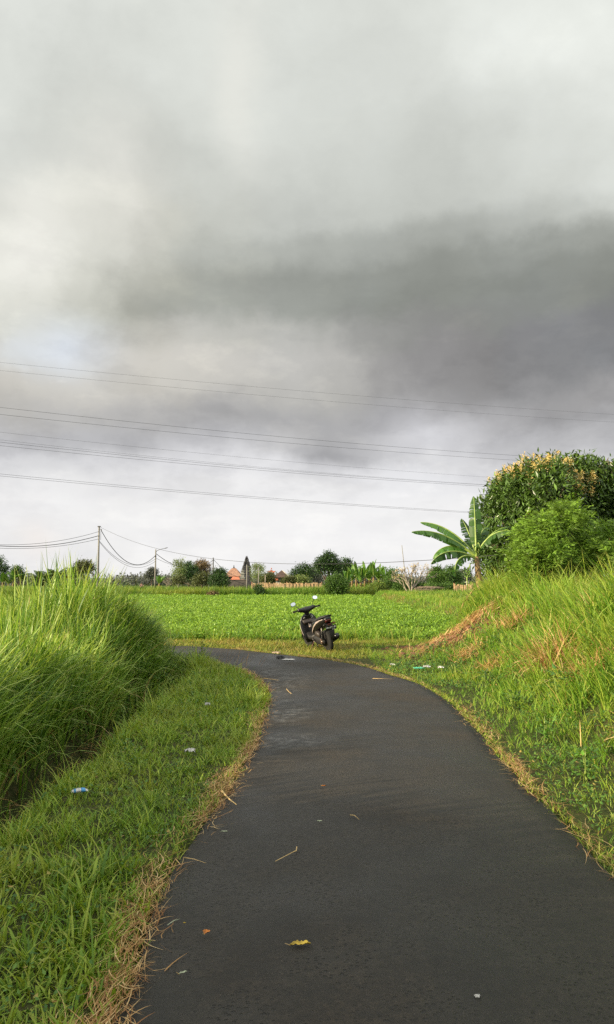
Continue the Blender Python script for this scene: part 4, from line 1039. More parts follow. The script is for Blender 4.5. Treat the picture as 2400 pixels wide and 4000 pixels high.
tree('slender_tree', 'pale thin-leaved tree at the left end of the thicket', [ell(690,2205,18,18,96), ell(706,2225,18,26,96), ell(690,2250,22,28,95), ell(712,2192,10,9,96)], 96, 697, 'leaf_pale', 1200, .22, .5, .1, 51, bark='pale_bark', group=BG, shell=.5)
tree('broadleaf_tree', 'dark green broad tree of the thicket right of the pale tree', [ell(735,2225,30,26,100), ell(752,2245,30,30,99), ell(722,2250,26,30,98), ell(745,2262,40,26,98)], 100, 740, 'leaf_dark', 3200, .28, .5, .18, 52, group=BG)
tree('broadleaf_tree', 'reddish brown topped tree of the thicket left of the third pole', [ell(785,2205,24,15,103), ell(800,2225,26,24,102), ell(775,2235,22,24,102), ell(795,2255,36,26,102)], 103, 790, 'leaf_brown', 2600, .28, .5, .16, 53, group=BG)
tree('shrub_tree', 'olive low tree in front of the brown topped tree', [ell(700,2272,26,18,88), ell(780,2275,30,24,86), ell(800,2262,20,20,86)], 86, 785, 'leaf_olive', 1800, .26, .5, .1, 54, cat='shrub')
tree('dense_bush', 'dense dark bush under the third pole, left of the red roofed house', [ell(860,2258,27,28,84), ell(845,2275,26,26,83), ell(874,2275,20,24,83), ell(848,2238,12,12,84), ell(868,2236,9,10,84)], 83, 865, 'leaf_dark', 3400, .24, .5, .12, 55, cat='bush')
tree('slender_tree', 'airy pale tree right of the temple tower', [ell(1000,2225,22,24,92), ell(1022,2225,16,22,92), ell(1005,2255,28,24,91), ell(1030,2260,14,18,91)], 92, 1008, 'leaf_pale', 1700, .2, .45, .1, 56, bark='pale_bark', group=BG, shell=.4)
tree('round_shrub', 'dark olive shrub below the little red pagoda roof', [ell(1050,2262,20,20,90), ell(1040,2272,18,12,90), ell(1064,2272,12,12,90)], 90, 1052, 'leaf_olive', 1600, .24, .5, .1, 57, cat='shrub')
tree('round_shrub', 'pale olive shrub right of the brown roofed house', [ell(1130,2270,18,14,86), ell(1146,2272,16,12,86), ell(1112,2276,14,8,86)], 86, 1122, 'leaf_olive', 1500, .22, .5, .09, 58, cat='shrub')
tree('round_shrub', 'low pale shrub in front of the layered tree', [ell(1172,2270,24,16,86), ell(1195,2272,20,14,86)], 86, 1180, 'leaf_pale', 1100, .22, .5, .08, 59, cat='shrub')
tree('layered_tree', 'layered feathery dark tree behind the bamboo fence', [ell(1185,2222,34,9,98), ell(1165,2240,34,10,98), ell(1200,2238,34,10,98), ell(1180,2256,44,12,98), ell(1195,2212,14,6,98)], 98, 1182, 'leaf_dark', 2600, .3, .35, .13, 60, group=BG)
tree('broadleaf_tree', 'greyish domed tree between the layered tree and the tall dark tree', [ell(1225,2248,28,30,122), ell(1210,2260,20,20,122), ell(1242,2262,16,18,122)], 122, 1226, 'leaf_grey', 2200, .36, .5, .2, 61, group=BG)
tree('broadleaf_tree', 'tallest dark rounded tree at the middle of the horizon', [ell(1262,2205,30,28,84), ell(1290,2190,30,26,84), ell(1310,2215,24,26,84), ell(1275,2172,12,14,84), ell(1285,2230,40,22,84), ell(1245,2215,16,14,84)], 84, 1283, 'leaf_dark', 4200, .25, .5, .2, 62, group=BG, fork=.3)
tree('broadleaf_tree', 'smaller round dark tree right of the tallest dark tree', [ell(1355,2205,22,20,90), ell(1340,2225,22,20,90), ell(1368,2222,16,18,90), ell(1340,2245,24,20,90)], 90, 1350, 'leaf_dark', 2300, .26, .5, .15, 63, group=BG)
tree('dense_bush', 'leafy dark bush standing forward at the far edge of the crop field', [ell(1315,2275,34,26,69), ell(1295,2290,26,26,68.5), ell(1335,2295,26,30,68.5), ell(1318,2310,32,22,68.5)], 69, 1316, 'leaf_mid', 3800, .2, .6, .1, 64, cat='bush')
NB = [(1356, 1.5, 'first'), (1376, 2.0, 'second'), (1392, 2.3, 'third'), (1410, 1.8, 'fourth'), (1426, 2.3, 'fifth'), (1444, 2.0, 'sixth'), (1460, 2.5, 'seventh'), (1480, 2.0, 'eighth'), (1500, 1.7, 'ninth'), (1516, 1.4, 'tenth')]
for k, (px, H, w_) in enumerate(NB):
    Yk = 77+(k % 3)*1.7; p_ = at(px, 2262, Yk)
    banana('banana_plant', '%s banana plant from the left in the grove right of the tall dark tree' % w_, (p_.x, Yk, 0), H*.75, 8, 1.75, .52, 640+k, 'leaf_banana_far', 'banana grove', spec=[(2.4*j+k, [1.5, 1.42, 1.3, 1.2, 1.0, .9, 1.4, .8][j], [.3, .5, .9, 1.2, 1.3, 1.6, .7, 1.5][j], [1.1, 1, 1, .9, .9, .8, 1, .8][j]) for j in range(8)], stem_r=.13, nseg=10, old=1, tear=.15)
tree('round_shrub', 'bright green shrub at the foot of the banana grove', [ell(1478,2296,30,22,72), ell(1455,2303,20,14,72), ell(1500,2303,22,14,72)], 72, 1478, 'leaf_yellowgreen', 1700, .2, .5, .08, 65, cat='shrub')
tree('round_shrub', 'mid green shrub between banana grove and bare frangipani', [ell(1535,2250,26,26,74), ell(1550,2275,28,24,73), ell(1525,2285,26,20,73), ell(1570,2290,26,18,72)], 74, 1540, 'leaf_mid', 2600, .22, .5, .09, 66, cat='shrub')
p_ = at(1603, 2262, 62); bare_tree('frangipani_tree', 'leafless frangipani with forking grey branches and few pale blossoms', (p_.x, 62, 0), 3.5, 67, 'pale_bark', 'flower', .42, 5, .10)
tree('round_shrub', 'low dark shrub under the frangipani', [ell(1590,2290,44,16,63), ell(1640,2296,26,12,63), ell(1560,2296,22,12,63)], 63, 1600, 'leaf_mid', 1700, .2, .5, .07, 68, cat='shrub')
tree('broadleaf_tree', 'green tree right of the frangipani behind the dark hut', [ell(1712,2245,30,22,76), ell(1700,2270,34,26,75), ell(1735,2265,26,26,75), ell(1710,2225,12,8,76), ell(1690,2238,14,8,76)], 76, 1712, 'leaf_mid', 3000, .24, .5, .12, 69, group=BG)
tree('broadleaf_tree', 'second green tree right of the frangipani with uneven top', [ell(1762,2240,26,18,78), ell(1778,2262,28,26,77), ell(1750,2275,34,22,77), ell(1765,2224,12,7,78)], 78, 1765, 'leaf_mid', 2800, .24, .5, .12, 70, group=BG)
tree('broadleaf_tree', 'blue-green tree just left of the near banana plant', [ell(1812,2255,26,24,84), ell(1828,2240,12,8,84), ell(1800,2275,30,20,83)], 84, 1810, 'leaf_grey', 2300, .25, .5, .12, 71, group=BG)
tree('low_hedge', 'low bushy hedge under the trees right of the frangipani', [ell(1690,2298,26,12,66), ell(1740,2298,36,12,66), ell(1790,2300,24,10,66)], 66, 1740, 'leaf_mid', 1700, .2, .5, .05, 72, cat='hedge')
tree('small_bush', 'small dark bush in the waist-high crop before the bamboo fence', [ell(1010,2302,18,12,70), ell(1020,2310,12,10,69.5)], 70, 1012, 'leaf_dark', 800, .18, .5, .05, 73, cat='bush')
tree('small_bush', 'small brownish bush at the far left corner of the leafy field', [ell(828,2324,18,9,68.7), ell(840,2328,12,7,68.7)], 68.7, 832, 'leaf_brown', 700, .16, .5, .04, 74, cat='bush')
# far-off tree line, one mass
rgf = np.random.default_rng(99)
lob = []
for _ in range(260):
    a_ = rgf.uniform(-.62, .62); Y = rgf.uniform(170, 210); lob.append(((a_*Y, Y, rgf.uniform(.3, .9)), (rgf.uniform(3, 7), 3, rgf.uniform(1.2, 2.3)*(.45+.55*math.sin(a_*23)**2))))
P, D, tone, cc = crown_pts(lob, 13000, 6, .5, rgf, .3, -.1)
V, F, a = leaf_cloud(P, D, tone, .5, .6, rgf)
tag(npmesh('far_tree_line', V, F, M['leaf_grey'], attrs=a), 'low far-off line of trees closing the horizon', 'trees', None, 'stuff')
# bamboo-like weeds under near bank tree, dry stalks on the bank top
for k, (px, py, Y, h_) in enumerate([(2300, 2190, 13.0, .62), (1668, 2190, 62, 0)][:1]):
    pass
# ------------------------------------------------------------------ poles, wires, fence, houses
def cyl_pole(name, label, px, topy, Y, r0, r1, mat, cat='pole', group=None, lean=(0, 0), z0=None):
    b = at(px, 2262, Y); tp = at(px, topy, Y); z = float(gz(b.x, Y)) if z0 is None else z0
    t = empty(name, (b.x, Y, z), label, cat, group); H = tp.z-z
    mb = MB(); mb.tube([(0, 0, -.2), (lean[0]*.5, 0, H*.5), (lean[0], lean[1], H)], [r0, (r0+r1)/2, r1], 12); mb.build('shaft', M[mat], t, smooth=True)
    return t, H
def wire(name, label, pts, r, group=None, cat='cable', mat='cable', n=60, parent=None):
    """parabola through three points"""
    a, m_, c = [Vector(p) for p in pts]
    mb = MB(); q = []
    for i in range(n+1):
        u = i/n; q.append(a*((1-u)*(1-2*u))+m_*(4*u*(1-u))+c*(u*(2*u-1)))
    o0 = q[0].copy(); mb.tube([p-o0 for p in q], r, 6)
    o = mb.build(name, M[mat], parent, smooth=True); o.location = o0
    return tag(o, label, cat, group)
t1, H1 = cyl_pole('utility_pole', 'tall grey utility pole rising behind the tall grass clump', 383, 2058, 80, .13, .085, 'concrete_pole', 'utility pole')
mb = MB(); mb.box((0, 0, H1+.03), (.3, .22, .12)); mb.build('pole_cap', M['dark_pole'], t1, bevel=.02)
mb = MB(); mb.box((.13, 0, H1-.25), (.26, .05, .05)); mb.tube([(.24, 0, H1-.25), (.24, 0, H1-.42)], .045, 8); mb.tube([(.2, 0, H1-.25), (.2, 0, H1-1.4)], .018, 6); mb.build('bracket', M['dark_pole'], t1)
t2, H2 = cyl_pole('street_lamp', 'street lamp pole with a short arm reaching right', 607, 2146, 95, .13, .07, 'concrete_pole', 'street lamp')
mb = MB(); mb.tube([(.0, 0, H2-.45), (.15, -.05, H2-.2), (.5, -.05, H2-.02), (1.25, -.1, H2+.15)], [.035, .035, .03, .03], 8); mb.build('arm', M['dark_pole'], t2, smooth=True)
mb = MB(); mb.loft([((1.1, -.1, H2+.11), (0, .06, 0), (0, 0, .03)), ((1.3, -.1, H2+.16), (0, .11, 0), (0, 0, .05)), ((1.55, -.1, H2+.22), (0, .07, 0), (0, 0, .03))], 10); mb.build('lamp_head', M['dark_pole'], t2, smooth=True)
mb = MB(); mb.box((0, 0, H2-.9), (.17, .17, .2)); mb.build('cable_clamp', M['dark_pole'], t2)
t3, H3 = cyl_pole('utility_pole', 'dark pole standing behind the thicket left of the red roofed house', 833, 2178, 118, .13, .09, 'dark_pole', 'utility pole')
t4, H4 = cyl_pole('thin_pole', 'thin white pole in front of the temple tower', 965, 2206, 80.5, .065, .05, 'concrete_pole', 'pole')
t5, H5 = cyl_pole('thin_pole', 'thin white pole left end of the bamboo fence', 1011, 2216, 80, .06, .045, 'concrete_pole', 'pole')
mb = MB(); mb.box((0, 0, H5), (.28, .06, .05)); mb.build('crossbar', M['dark_pole'], t5)
t6, H6 = cyl_pole('thin_pole', 'thin pole leaning left above the frangipani', 1590, 2130, 68, .045, .03, 'concrete_pole', 'pole', lean=(-.42, 0))
t7, H7 = cyl_pole('fence_stake', 'short stake standing by the shrub under the pagoda roof', 1037, 2245, 82, .05, .045, 'pale_bark', 'stake')
top = lambda t, H, dz=0, dx=0: Vector(t.location)+Vector((dx, 0, H+dz))
def midpx(px, py, A, B):
    # point of the span A-B seen at photo column px: distance from the straight line between the ends, height from py
    best = None
    for i in range(401):
        u = i/400; Y = A.y*(1-u)+B.y*u; X = A.x*(1-u)+B.x*u; p = at(px, py, Y)
        if best is None or abs(p.x-X) < best[0]: best = (abs(p.x-X), u, p)
    return best[1], best[2]
def sagwire(name, label, A, B, px, py, r, group=None):
    """hang a cable from A to B so that it passes photo pixel (px,py)"""
    u, p = midpx(px, py, A, B); u = min(max(u, .1), .9); lin = A.z*(1-u)+B.z*u; s = (lin-p.z)/(4*u*(1-u))
    M_ = (A+B)/2; M_.z -= s
    return wire(name, label, (A, M_, B), r, group)
A1 = top(t1, H1)
CG = 'sagging cables of the roadside poles'
offL = at(-520, 2030, 62)
sagwire('cable', 'thicker sagging cable running from tall pole out of the left edge', offL+Vector((0, 0, .5)), A1+Vector((0, 0, -.95)), 80, 2135, .035, CG)
sagwire('cable', 'thin sagging cable close above another left of the tall pole', offL, A1+Vector((0, 0, -.5)), 60, 2128, .02, CG)
sagwire('cable', 'lowest sagging cable left of the tall pole', offL+Vector((0, .3, -.3)), A1+Vector((0, 0, -1.3)), 110, 2142, .02, CG)
sagwire('cable', 'thick deep sagging cable from tall pole to street lamp', A1+Vector((.24, 0, -.4)), top(t2, H2, -.75), 541, 2206, .035, CG)
sagwire('cable', 'thin cable just under the thick one between tall pole and street lamp', A1+Vector((.05, 0, -1.5)), top(t2, H2, -1.2), 530, 2208, .018, CG)
sagwire('cable', 'lowest cable between tall pole and street lamp', A1+Vector((.05, 0, -1.6)), top(t2, H2, -1.5), 538, 2217, .018, CG)
sagwire('cable', 'thick cable from street lamp down to the thicket pole', top(t2, H2, -.5), top(t3, H3, -.4), 690, 2210, .035, CG)
sagwire('cable', 'thin cable from street lamp towards the thicket pole', top(t2, H2, -1.1), top(t3, H3, -.9), 670, 2205, .018, CG)
E3 = at(1000, 2262, 150); E3.z = 3.2
sagwire('cable', 'cable falling right from the thicket pole to the red roofed house', top(t3, H3, -.25), Vector((E3.x, 150, 2.8)), 880, 2228, .03, CG)
E4 = at(1795, 2176, 27)
u_, p_ = 0, None
A_ = A1+Vector((0, 0, .05)); B_ = Vector((E4.x+1.2, 26.5, E4.z+.05)); sagwire('cable', 'long thin cable from tall pole right across to the banana plant', A_, B_, 1300, 2203, .012, CG)
# the ten power lines high above the lane
PL = [((0,1415.5), (1200,1528.7), (2400,1619), 'uppermost of the power lines crossing the sky'),
      ((0,1447), (1200,1560), (2400,1649), 'power line second from the top of the sky'),
      ((0,1591), (1200,1715.5), (2170,1788.7), 'third power line from the top, upper one of the dark pair'),
      ((0,1618.5), (1200,1737), (2170,1807), 'fourth power line from the top, lower one of the dark pair'),
      ((0,1688), (1200,1809), (1920,1864.7), 'single thin power line below the dark pair'),
      ((0,1718), (1200,1841), (1903,1893), 'faint upper power line of the bundle of three'),
      ((0,1727), (1200,1845), (1903,1894.6), 'middle power line of the bundle of three'),
      ((0,1740.5), (1200,1852), (1900,1900), 'lower power line of the bundle of three'),
      ((0,1851), (1200,1956.5), (1798,1997), 'upper power line of the lowest pair'),
      ((0,1859), (1200,1962), (1798,2001), 'lower power line of the lowest pair, nearest the horizon')]
for k, (a, b_, c, lab) in enumerate(PL):
    u = [(p[0]-1200)/FPX for p in (a, b_, c)]
    Ys = []
    # the line runs in a straight plan line from (left) 28 m to (right) 41 m away
    d0 = [at(p[0], p[1], 1.0) for p in (a, b_, c)]
    off = [0, .25, 0, .3, 0, .0, .25, .5, 0, .35][k]
    pts = []
    for d in d0:
        sl = 13.0/(.41*28+.42*41); Y = (28+.41*28*sl+off)/(1-d.x*sl); pts.append(Vector((d.x*Y, Y, CAMH+(d.z-CAMH)*Y)))
    # quadratic z(x) through the three points, extended both ways
    xs_ = [p.x for p in pts]; zc = np.polyfit(xs_, [p.z for p in pts], 2); yc = np.polyfit(xs_, [p.y for p in pts], 1)
    X = np.linspace(-20, 26, 90); q = [Vector((x, np.polyval(yc, x), np.polyval(zc, x))) for x in X]
    mb = MB(); o0 = q[0].copy(); mb.tube([p-o0 for p in q], .0032 if k in (0, 1, 4, 5) else .0052, 6)
    o = mb.build('power_line', M['cable'], smooth=True); o.location = o0; tag(o, lab, 'power line', 'power lines crossing the sky')

# bamboo fence
M['bamboo'] = plain('bamboo', (.46, .31, .17), .8, var=.3, vscale=9)
M['bamboo_dark'] = plain('bamboo_dark', (.26, .13, .08), .85, var=.3, vscale=7)
def stake_fence(name, label, pxa, pxb, Y, topy, seed, mat='bamboo', step=.17):
    rg = np.random.default_rng(seed); a = at(pxa, 2262, Y); b_ = at(pxb, 2262, Y); tp = at(pxa, topy, Y).z
    t = empty(name, (a.x, Y, 0), label, 'fence'); mb = MB(); x = 0
    while x < b_.x-a.x:
        h = tp*rg.uniform(.93, 1.07); mb.box((x, rg.normal()*.03, h/2), (step*.78, .03, h), Matrix.Rotation(rg.normal()*.02, 3, 'Y')); x += step
    o = mb.build('stakes', M[mat], t)
    mb = MB(); w_ = b_.x-a.x
    for z in (tp*.82, tp*.35): mb.box((w_/2, .06, z), (w_, .05, .06))
    mb.build('rail', M['bamboo_dark'], t)
    n = max(1, int(w_/2.6))
    for i in range(n+1): mb = MB(); mb.tube([(w_*i/n, .1, 0), (w_*i/n, .1, tp*1.12)], .05, 8); mb.build('post', M['bamboo_dark'], t)
    return t
stake_fence('bamboo_fence', 'long tan bamboo stake fence beyond the waist-high crop', 985, 1258, 80, 2278, 3)
stake_fence('bamboo_fence', 'short pinkish stake fence glimpsed left of the near banana plant', 1775, 1848, 62, 2284, 4)

# houses
M['tile_red'] = plain('roof_tile_red', (.30, .165, .11), .8, var=.25, vscale=3)
M['tile_bright'] = plain('roof_tile_orange', (.50, .15, .08), .75, var=.2, vscale=3)
M['tile_brown'] = plain('roof_tile_brown', (.075, .045, .035), .8, var=.25, vscale=3)
M['wall_brown'] = plain('wall_brown', (.20, .13, .09), .9, var=.2, vscale=2)
M['wall_dark'] = plain('wall_dark', (.075, .065, .06), .9, var=.3, vscale=2)
M['wall_white'] = plain('wall_white', (.45, .43, .40), .85, var=.12, vscale=2)
M['stone_dark'] = plain('temple_stone', (.045, .045, .05), .95, var=.35, vscale=2.5, bump=.5, bscale=8)
M['stone_grey'] = plain('shrine_stone', (.22, .22, .20), .95, var=.3, vscale=2.5)
M['window_dark'] = plain('window_dark', (.02, .02, .025), .3, var=.05)
M['red_panel'] = plain('red_panel', (.50, .10, .05), .7)
def hip(mb, w_, d, z0, z1, ridge=.25, flare=.12, n=6, ox=0, oy=0, thick=.12):
    """hipped roof with a slightly flared eave"""
    rings = []
    for i in range(n+1):
        u = i/n; f = 1-u; k = f+flare*math.sin(math.pi*u)*-.6
        hw = max(k*w_/2, 0)+ridge*w_/2*u; hd = max(k*d/2, .02); z = z0+(z1-z0)*u
        rings.append([(ox-hw, oy-hd, z), (ox+hw, oy-hd, z), (ox+hw, oy+hd, z), (ox-hw, oy+hd, z)])
    low = [(x, y, z-thick) for x, y, z in rings[0]]
    vs = low+[v for r in rings for v in r]; fs = [(3, 2, 1, 0)]
    for i in range(n+1):
        for k in range(4): fs.append((i*4+k, i*4+(k+1) % 4, (i+1)*4+(k+1) % 4, (i+1)*4+k))
    fs.append(tuple((n+1)*4+k for k in range(4))); mb.add(vs, fs)
def wpx(px): return px/FPX   # width per metre of distance
# red tiled house
Yh = 140; k = Yh/FPX; c = at(914, 2262, Yh)
h = empty('tiled_house', (c.x, Yh, 0), 'house with big weathered red-brown hipped tile roof left of the temple tower', 'house')
zt = at(0, 2219, Yh).z; ze = at(0, 2250, Yh).z; zl = at(0, 2261, Yh).z
mb = MB(); mb.box((0, 0, (ze+.2)/2), (42*k, 4.2, ze+.2)); mb.build('wall', M['wall_brown'], h)
mb = MB(); hip(mb, 68*k, 5.6, ze, zt, .22, 0); r_ = mb.build('roof', M['tile_red'], h)
mb = MB(); mb.lathe([(.12, zt-.1), (.16, zt+.1), (.06, zt+.25), (.1, zt+.35), (.01, zt+.6)], 8); mb.build('finial', M['stone_dark'], r_)
mb = MB(); hip(mb, 46*k, 3.0, zl-.25, ze-.15, .5, ox=14*k, oy=-3.0); o = mb.build('roof', M['tile_bright'], h); o['label'] = 'lower brighter orange-red porch roof'
for i in range(4): mb = MB(); mb.box((-8*k+i*14*k, -4.1, (zl-.3)/2), (.14, .14, zl-.3)); mb.build('post', M['wall_brown'], h)
mb = MB(); mb.box((-6*k, -2.11, 1.5), (1.0, .06, 1.1)); mb.build('window', M['window_dark'], h)
mb = MB(); mb.box((10*k, -2.11, 1.1), (1.0, .06, 2.1)); mb.build('door', M['window_dark'], h)
# temple tower (dark tiered stone gate)
Yt = 130; k = Yt/FPX; c = at(964, 2262, Yt); T = lambda py: at(0, py, Yt).z
tw = empty('temple_tower', (c.x, Yt, 0), 'dark carved tiered stone temple tower rising above the houses', 'temple')
rg = np.random.default_rng(8)
tiers = [(2262, 17), (2240, 16.5), (2232, 14), (2220, 14.5), (2212, 11), (2205, 10), (2199, 6.5), (2195, 4), (2191, 5.5), (2187, 2.5), (2180, .5)]
mb = MB(); mb.box((0, 0, T(2262)/2), (36*k, 2.2, T(2262)))
for (pa, wa), (pb, wb) in zip(tiers[:-1], tiers[1:]):
    za, zb = T(pa), T(pb); mb.box((0, 0, (za+zb)/2), (wa*1.55*k, max(.25, wa*.9*k), zb-za+.02))
    mb.box((0, 0, zb-.04), (wa*1.9*k, max(.3, wa*1.1*k), .16))
    for s in (-1, 1):
        for j in range(3):   # carved upturned ornaments
            x0 = s*wa*k*(.95-.22*j*.5); z0 = za+(zb-za)*(.3+.3*j); mb.tube([(x0*.8, -.1*j, z0), (x0*1.08, -.1*j, z0+.10), (x0*1.02, -.1*j, z0+.42)], [.16, .14, .03], 6)
mb.build('tower', M['stone_dark'], tw)
mb = MB(); mb.lathe([(.10, T(2186)), (.2, T(2184)), (.06, T(2182)), (.1, T(2180)), (.01, T(2175))], 8); mb.build('spire', M['stone_dark'], tw)
# grey shrine before it
Ys = 122; k = Ys/FPX; c = at(948, 2262, Ys); T = lambda py: at(0, py, Ys).z
s_ = empty('stone_shrine', (c.x, Ys, 0), 'grey tiered stone shrine with a small red panel before the temple tower', 'shrine')
mb = MB(); mb.box((0, 0, T(2258)/2), (19*k, 1.4, T(2258))); mb.box((0, 0, T(2257)), (22*k, 1.6, .14)); mb.box((0, 0, (T(2258)+T(2240))/2), (13*k, 1.0, T(2240)-T(2258)))
mb.box((0, 0, T(2241)), (17*k, 1.2, .16)); mb.box((0, 0, (T(2240)+T(2230))/2), (10*k, .8, T(2230)-T(2240))); mb.box((0, 0, T(2231)), (14*k, 1., .15)); mb.box((0, 0, T(2227)), (6*k, .5, .4)); mb.build('body', M['stone_grey'], s_)
mb = MB(); mb.box((2*k, -.72, T(2266)), (11*k, .06, .22)); mb.build('panel', M['red_panel'], s_)
mb = MB(); mb.lathe([(.3, T(2224)), (.14, T(2222)), (.01, T(2217))], 8); mb.build('finial', M['stone_dark'], s_)
# pagoda roofed tower
Yp = 132; k = Yp/FPX; c = at(1061, 2262, Yp); T = lambda py: at(0, py, Yp).z
pg = empty('pagoda_tower', (c.x, Yp, 0), 'small tower with upturned orange-red pagoda roof', 'tower')
for sx_ in (-1, 1):
    for sy_ in (-1, 1): mb = MB(); mb.box((sx_*7*k, sy_*.4, T(2231)/2), (.16, .16, T(2231))); mb.build('post', M['wall_brown'], pg)
mb = MB(); mb.box((0, 0, T(2240)), (17*k, 1.1, .2)); mb.build('platform', M['wall_brown'], pg)
mb = MB(); hip(mb, 27*k, 1.5, T(2233), T(2222), .02, .55)
for sx_ in (-1, 1): mb.tube([(sx_*12*k, -.65, T(2233)), (sx_*14*k, -.75, T(2231)), (sx_*14.5*k, -.8, T(2229.5))], [.07, .05, .01], 6)
r_ = mb.build('roof', M['tile_bright'], pg)
mb = MB(); mb.lathe([(.16, T(2223)), (.10, T(2221)), (.01, T(2217))], 8); mb.build('finial', M['tile_bright'], r_)
# brown roof house
Yr = 125; k = Yr/FPX; c = at(1103, 2262, Yr); T = lambda py: at(0, py, Yr).z
br_ = empty('brown_roof_house', (c.x, Yr, 0), 'house with steep dark brown tile roof right of the pagoda tower', 'house')
mb = MB(); mb.box((0, 0, (T(2254)+.1)/2), (46*k, 3.0, T(2254)+.1)); mb.build('wall', M['wall_white'], br_)
mb = MB(); hip(mb, 64*k, 4.6, T(2254), T(2228), .10, 0); rf = mb.build('roof', M['tile_brown'], br_)
mb = MB(); mb.tube([(2*k, -.3, T(2228.5)), (16*k, -1.3, T(2241)), (29*k, -2.1, T(2252.5))], .06, 6); mb.build('hip_ridge', M['wall_white'], rf)
mb = MB(); mb.box((-20*k, -1.7, T(2262)), (12*k, .5, .5)); mb.build('awning', M['tile_bright'], br_)
for xx in (-14, -4, 6): mb = MB(); mb.box((xx*k, -1.53, T(2266)), (.3, .05, .7)); mb.build('window', M['window_dark'], br_)
# dark low wall + white wall pieces + hut
c = at(918, 2262, 112); mb = MB(); mb.box((0, 0, .75), (3.6, .25, 1.5)); mb.box((0, 0, 1.53), (3.8, .35, .1)); o = mb.build('stone_wall', M['wall_dark'], bevel=.02); o.location = (c.x, 112, 0); tag(o, 'dark grey stone wall below the red roofed house', 'wall')
def hut(name, label, px, Y, w_, h_, seed, mroof='thatch', branches=False):
    c = at(px, 2262, Y); t = empty(name, (c.x, Y, 0), label, 'hut'); rg = np.random.default_rng(seed)
    for sx_ in (-1, 1):
        for sy_ in (-1, 1): mb = MB(); mb.tube([(sx_*w_*.45, sy_*.7, 0), (sx_*w_*.45, sy_*.7, h_)], .05, 6); mb.build('post', M['bark'], t)
    mb = MB(); mb.box((0, .65, h_*.45), (w_*.9, .06, h_*.85)); mb.box((-w_*.44, .2, h_*.45), (.06, .9, h_*.85)); mb.build('wall', M['window_dark'], t)
    mb = MB(); mb.box((0, 0, h_+.03), (w_*1.1, 1.8, .08), Matrix.Rotation(.05, 3, 'Y'))
    if branches:
        for _ in range(26):
            a0 = Vector((rg.uniform(-.7, .5)*w_, rg.uniform(-.9, .6), h_+.1+.25*rg.random())); d = Vector((rg.uniform(.5, 1), rg.normal()*.3, rg.normal()*.18))*rg.uniform(.7, 1.6)
            mb.tube([a0, a0+d*.5+Vector((0, 0, .08)), a0+d], [.035, .025, .01], 5)
    mb.build('roof', M[mroof], t); return t
M['thatch'] = plain('thatch', (.17, .13, .10), .95, var=.35, vscale=6)
M['sheet'] = plain('sheet_roof', (.09, .09, .10), .7, var=.3)
hut('field_hut', 'dark open hut under a heap of dead branches right of the frangipani', 1652, 61, 1.25, .62, 1, 'thatch', True)
hut('field_hut', 'low dark hut with slate sheet roof right of the squat palms', 232, 86, 1.5, 1.05, 2, 'sheet')
# white garden shrine at right
c = at(1826, 2262, 66); wsn = empty('white_shrine', (c.x, 66, 0), 'small white pedestal shrine left of the near banana stem', 'shrine')
T = lambda py: at(0, py, 66).z
mb = MB(); mb.lathe([(.16, 0), (.16, T(2287)), (.11, T(2285)), (.09, T(2279)), (.17, T(2277)), (.2, T(2275)), (.1, T(2273)), (.16, T(2270)), (.05, T(2269))], 14); mb.build('pedestal', M['wall_white'], wsn, smooth=False)
# umbrella shaped finial on a post by the thicket
c = at(817, 2262, 92); us = empty('roofed_post', (c.x, 92, 0), 'small dark cone roofed post top sticking out of the thicket', 'post')
T = lambda py: at(0, py, 92).z
mb = MB(); mb.tube([(0, 0, 0), (0, 0, T(2226))], .04, 6); mb.build('post', M['dark_pole'], us)
mb = MB(); mb.lathe([(.05, T(2228.5)), (.2, T(2228)), (.22, T(2225)), (.12, T(2221)), (.01, T(2218.5))], 12); mb.build('cap', M['dark_pole'], us, smooth=True)

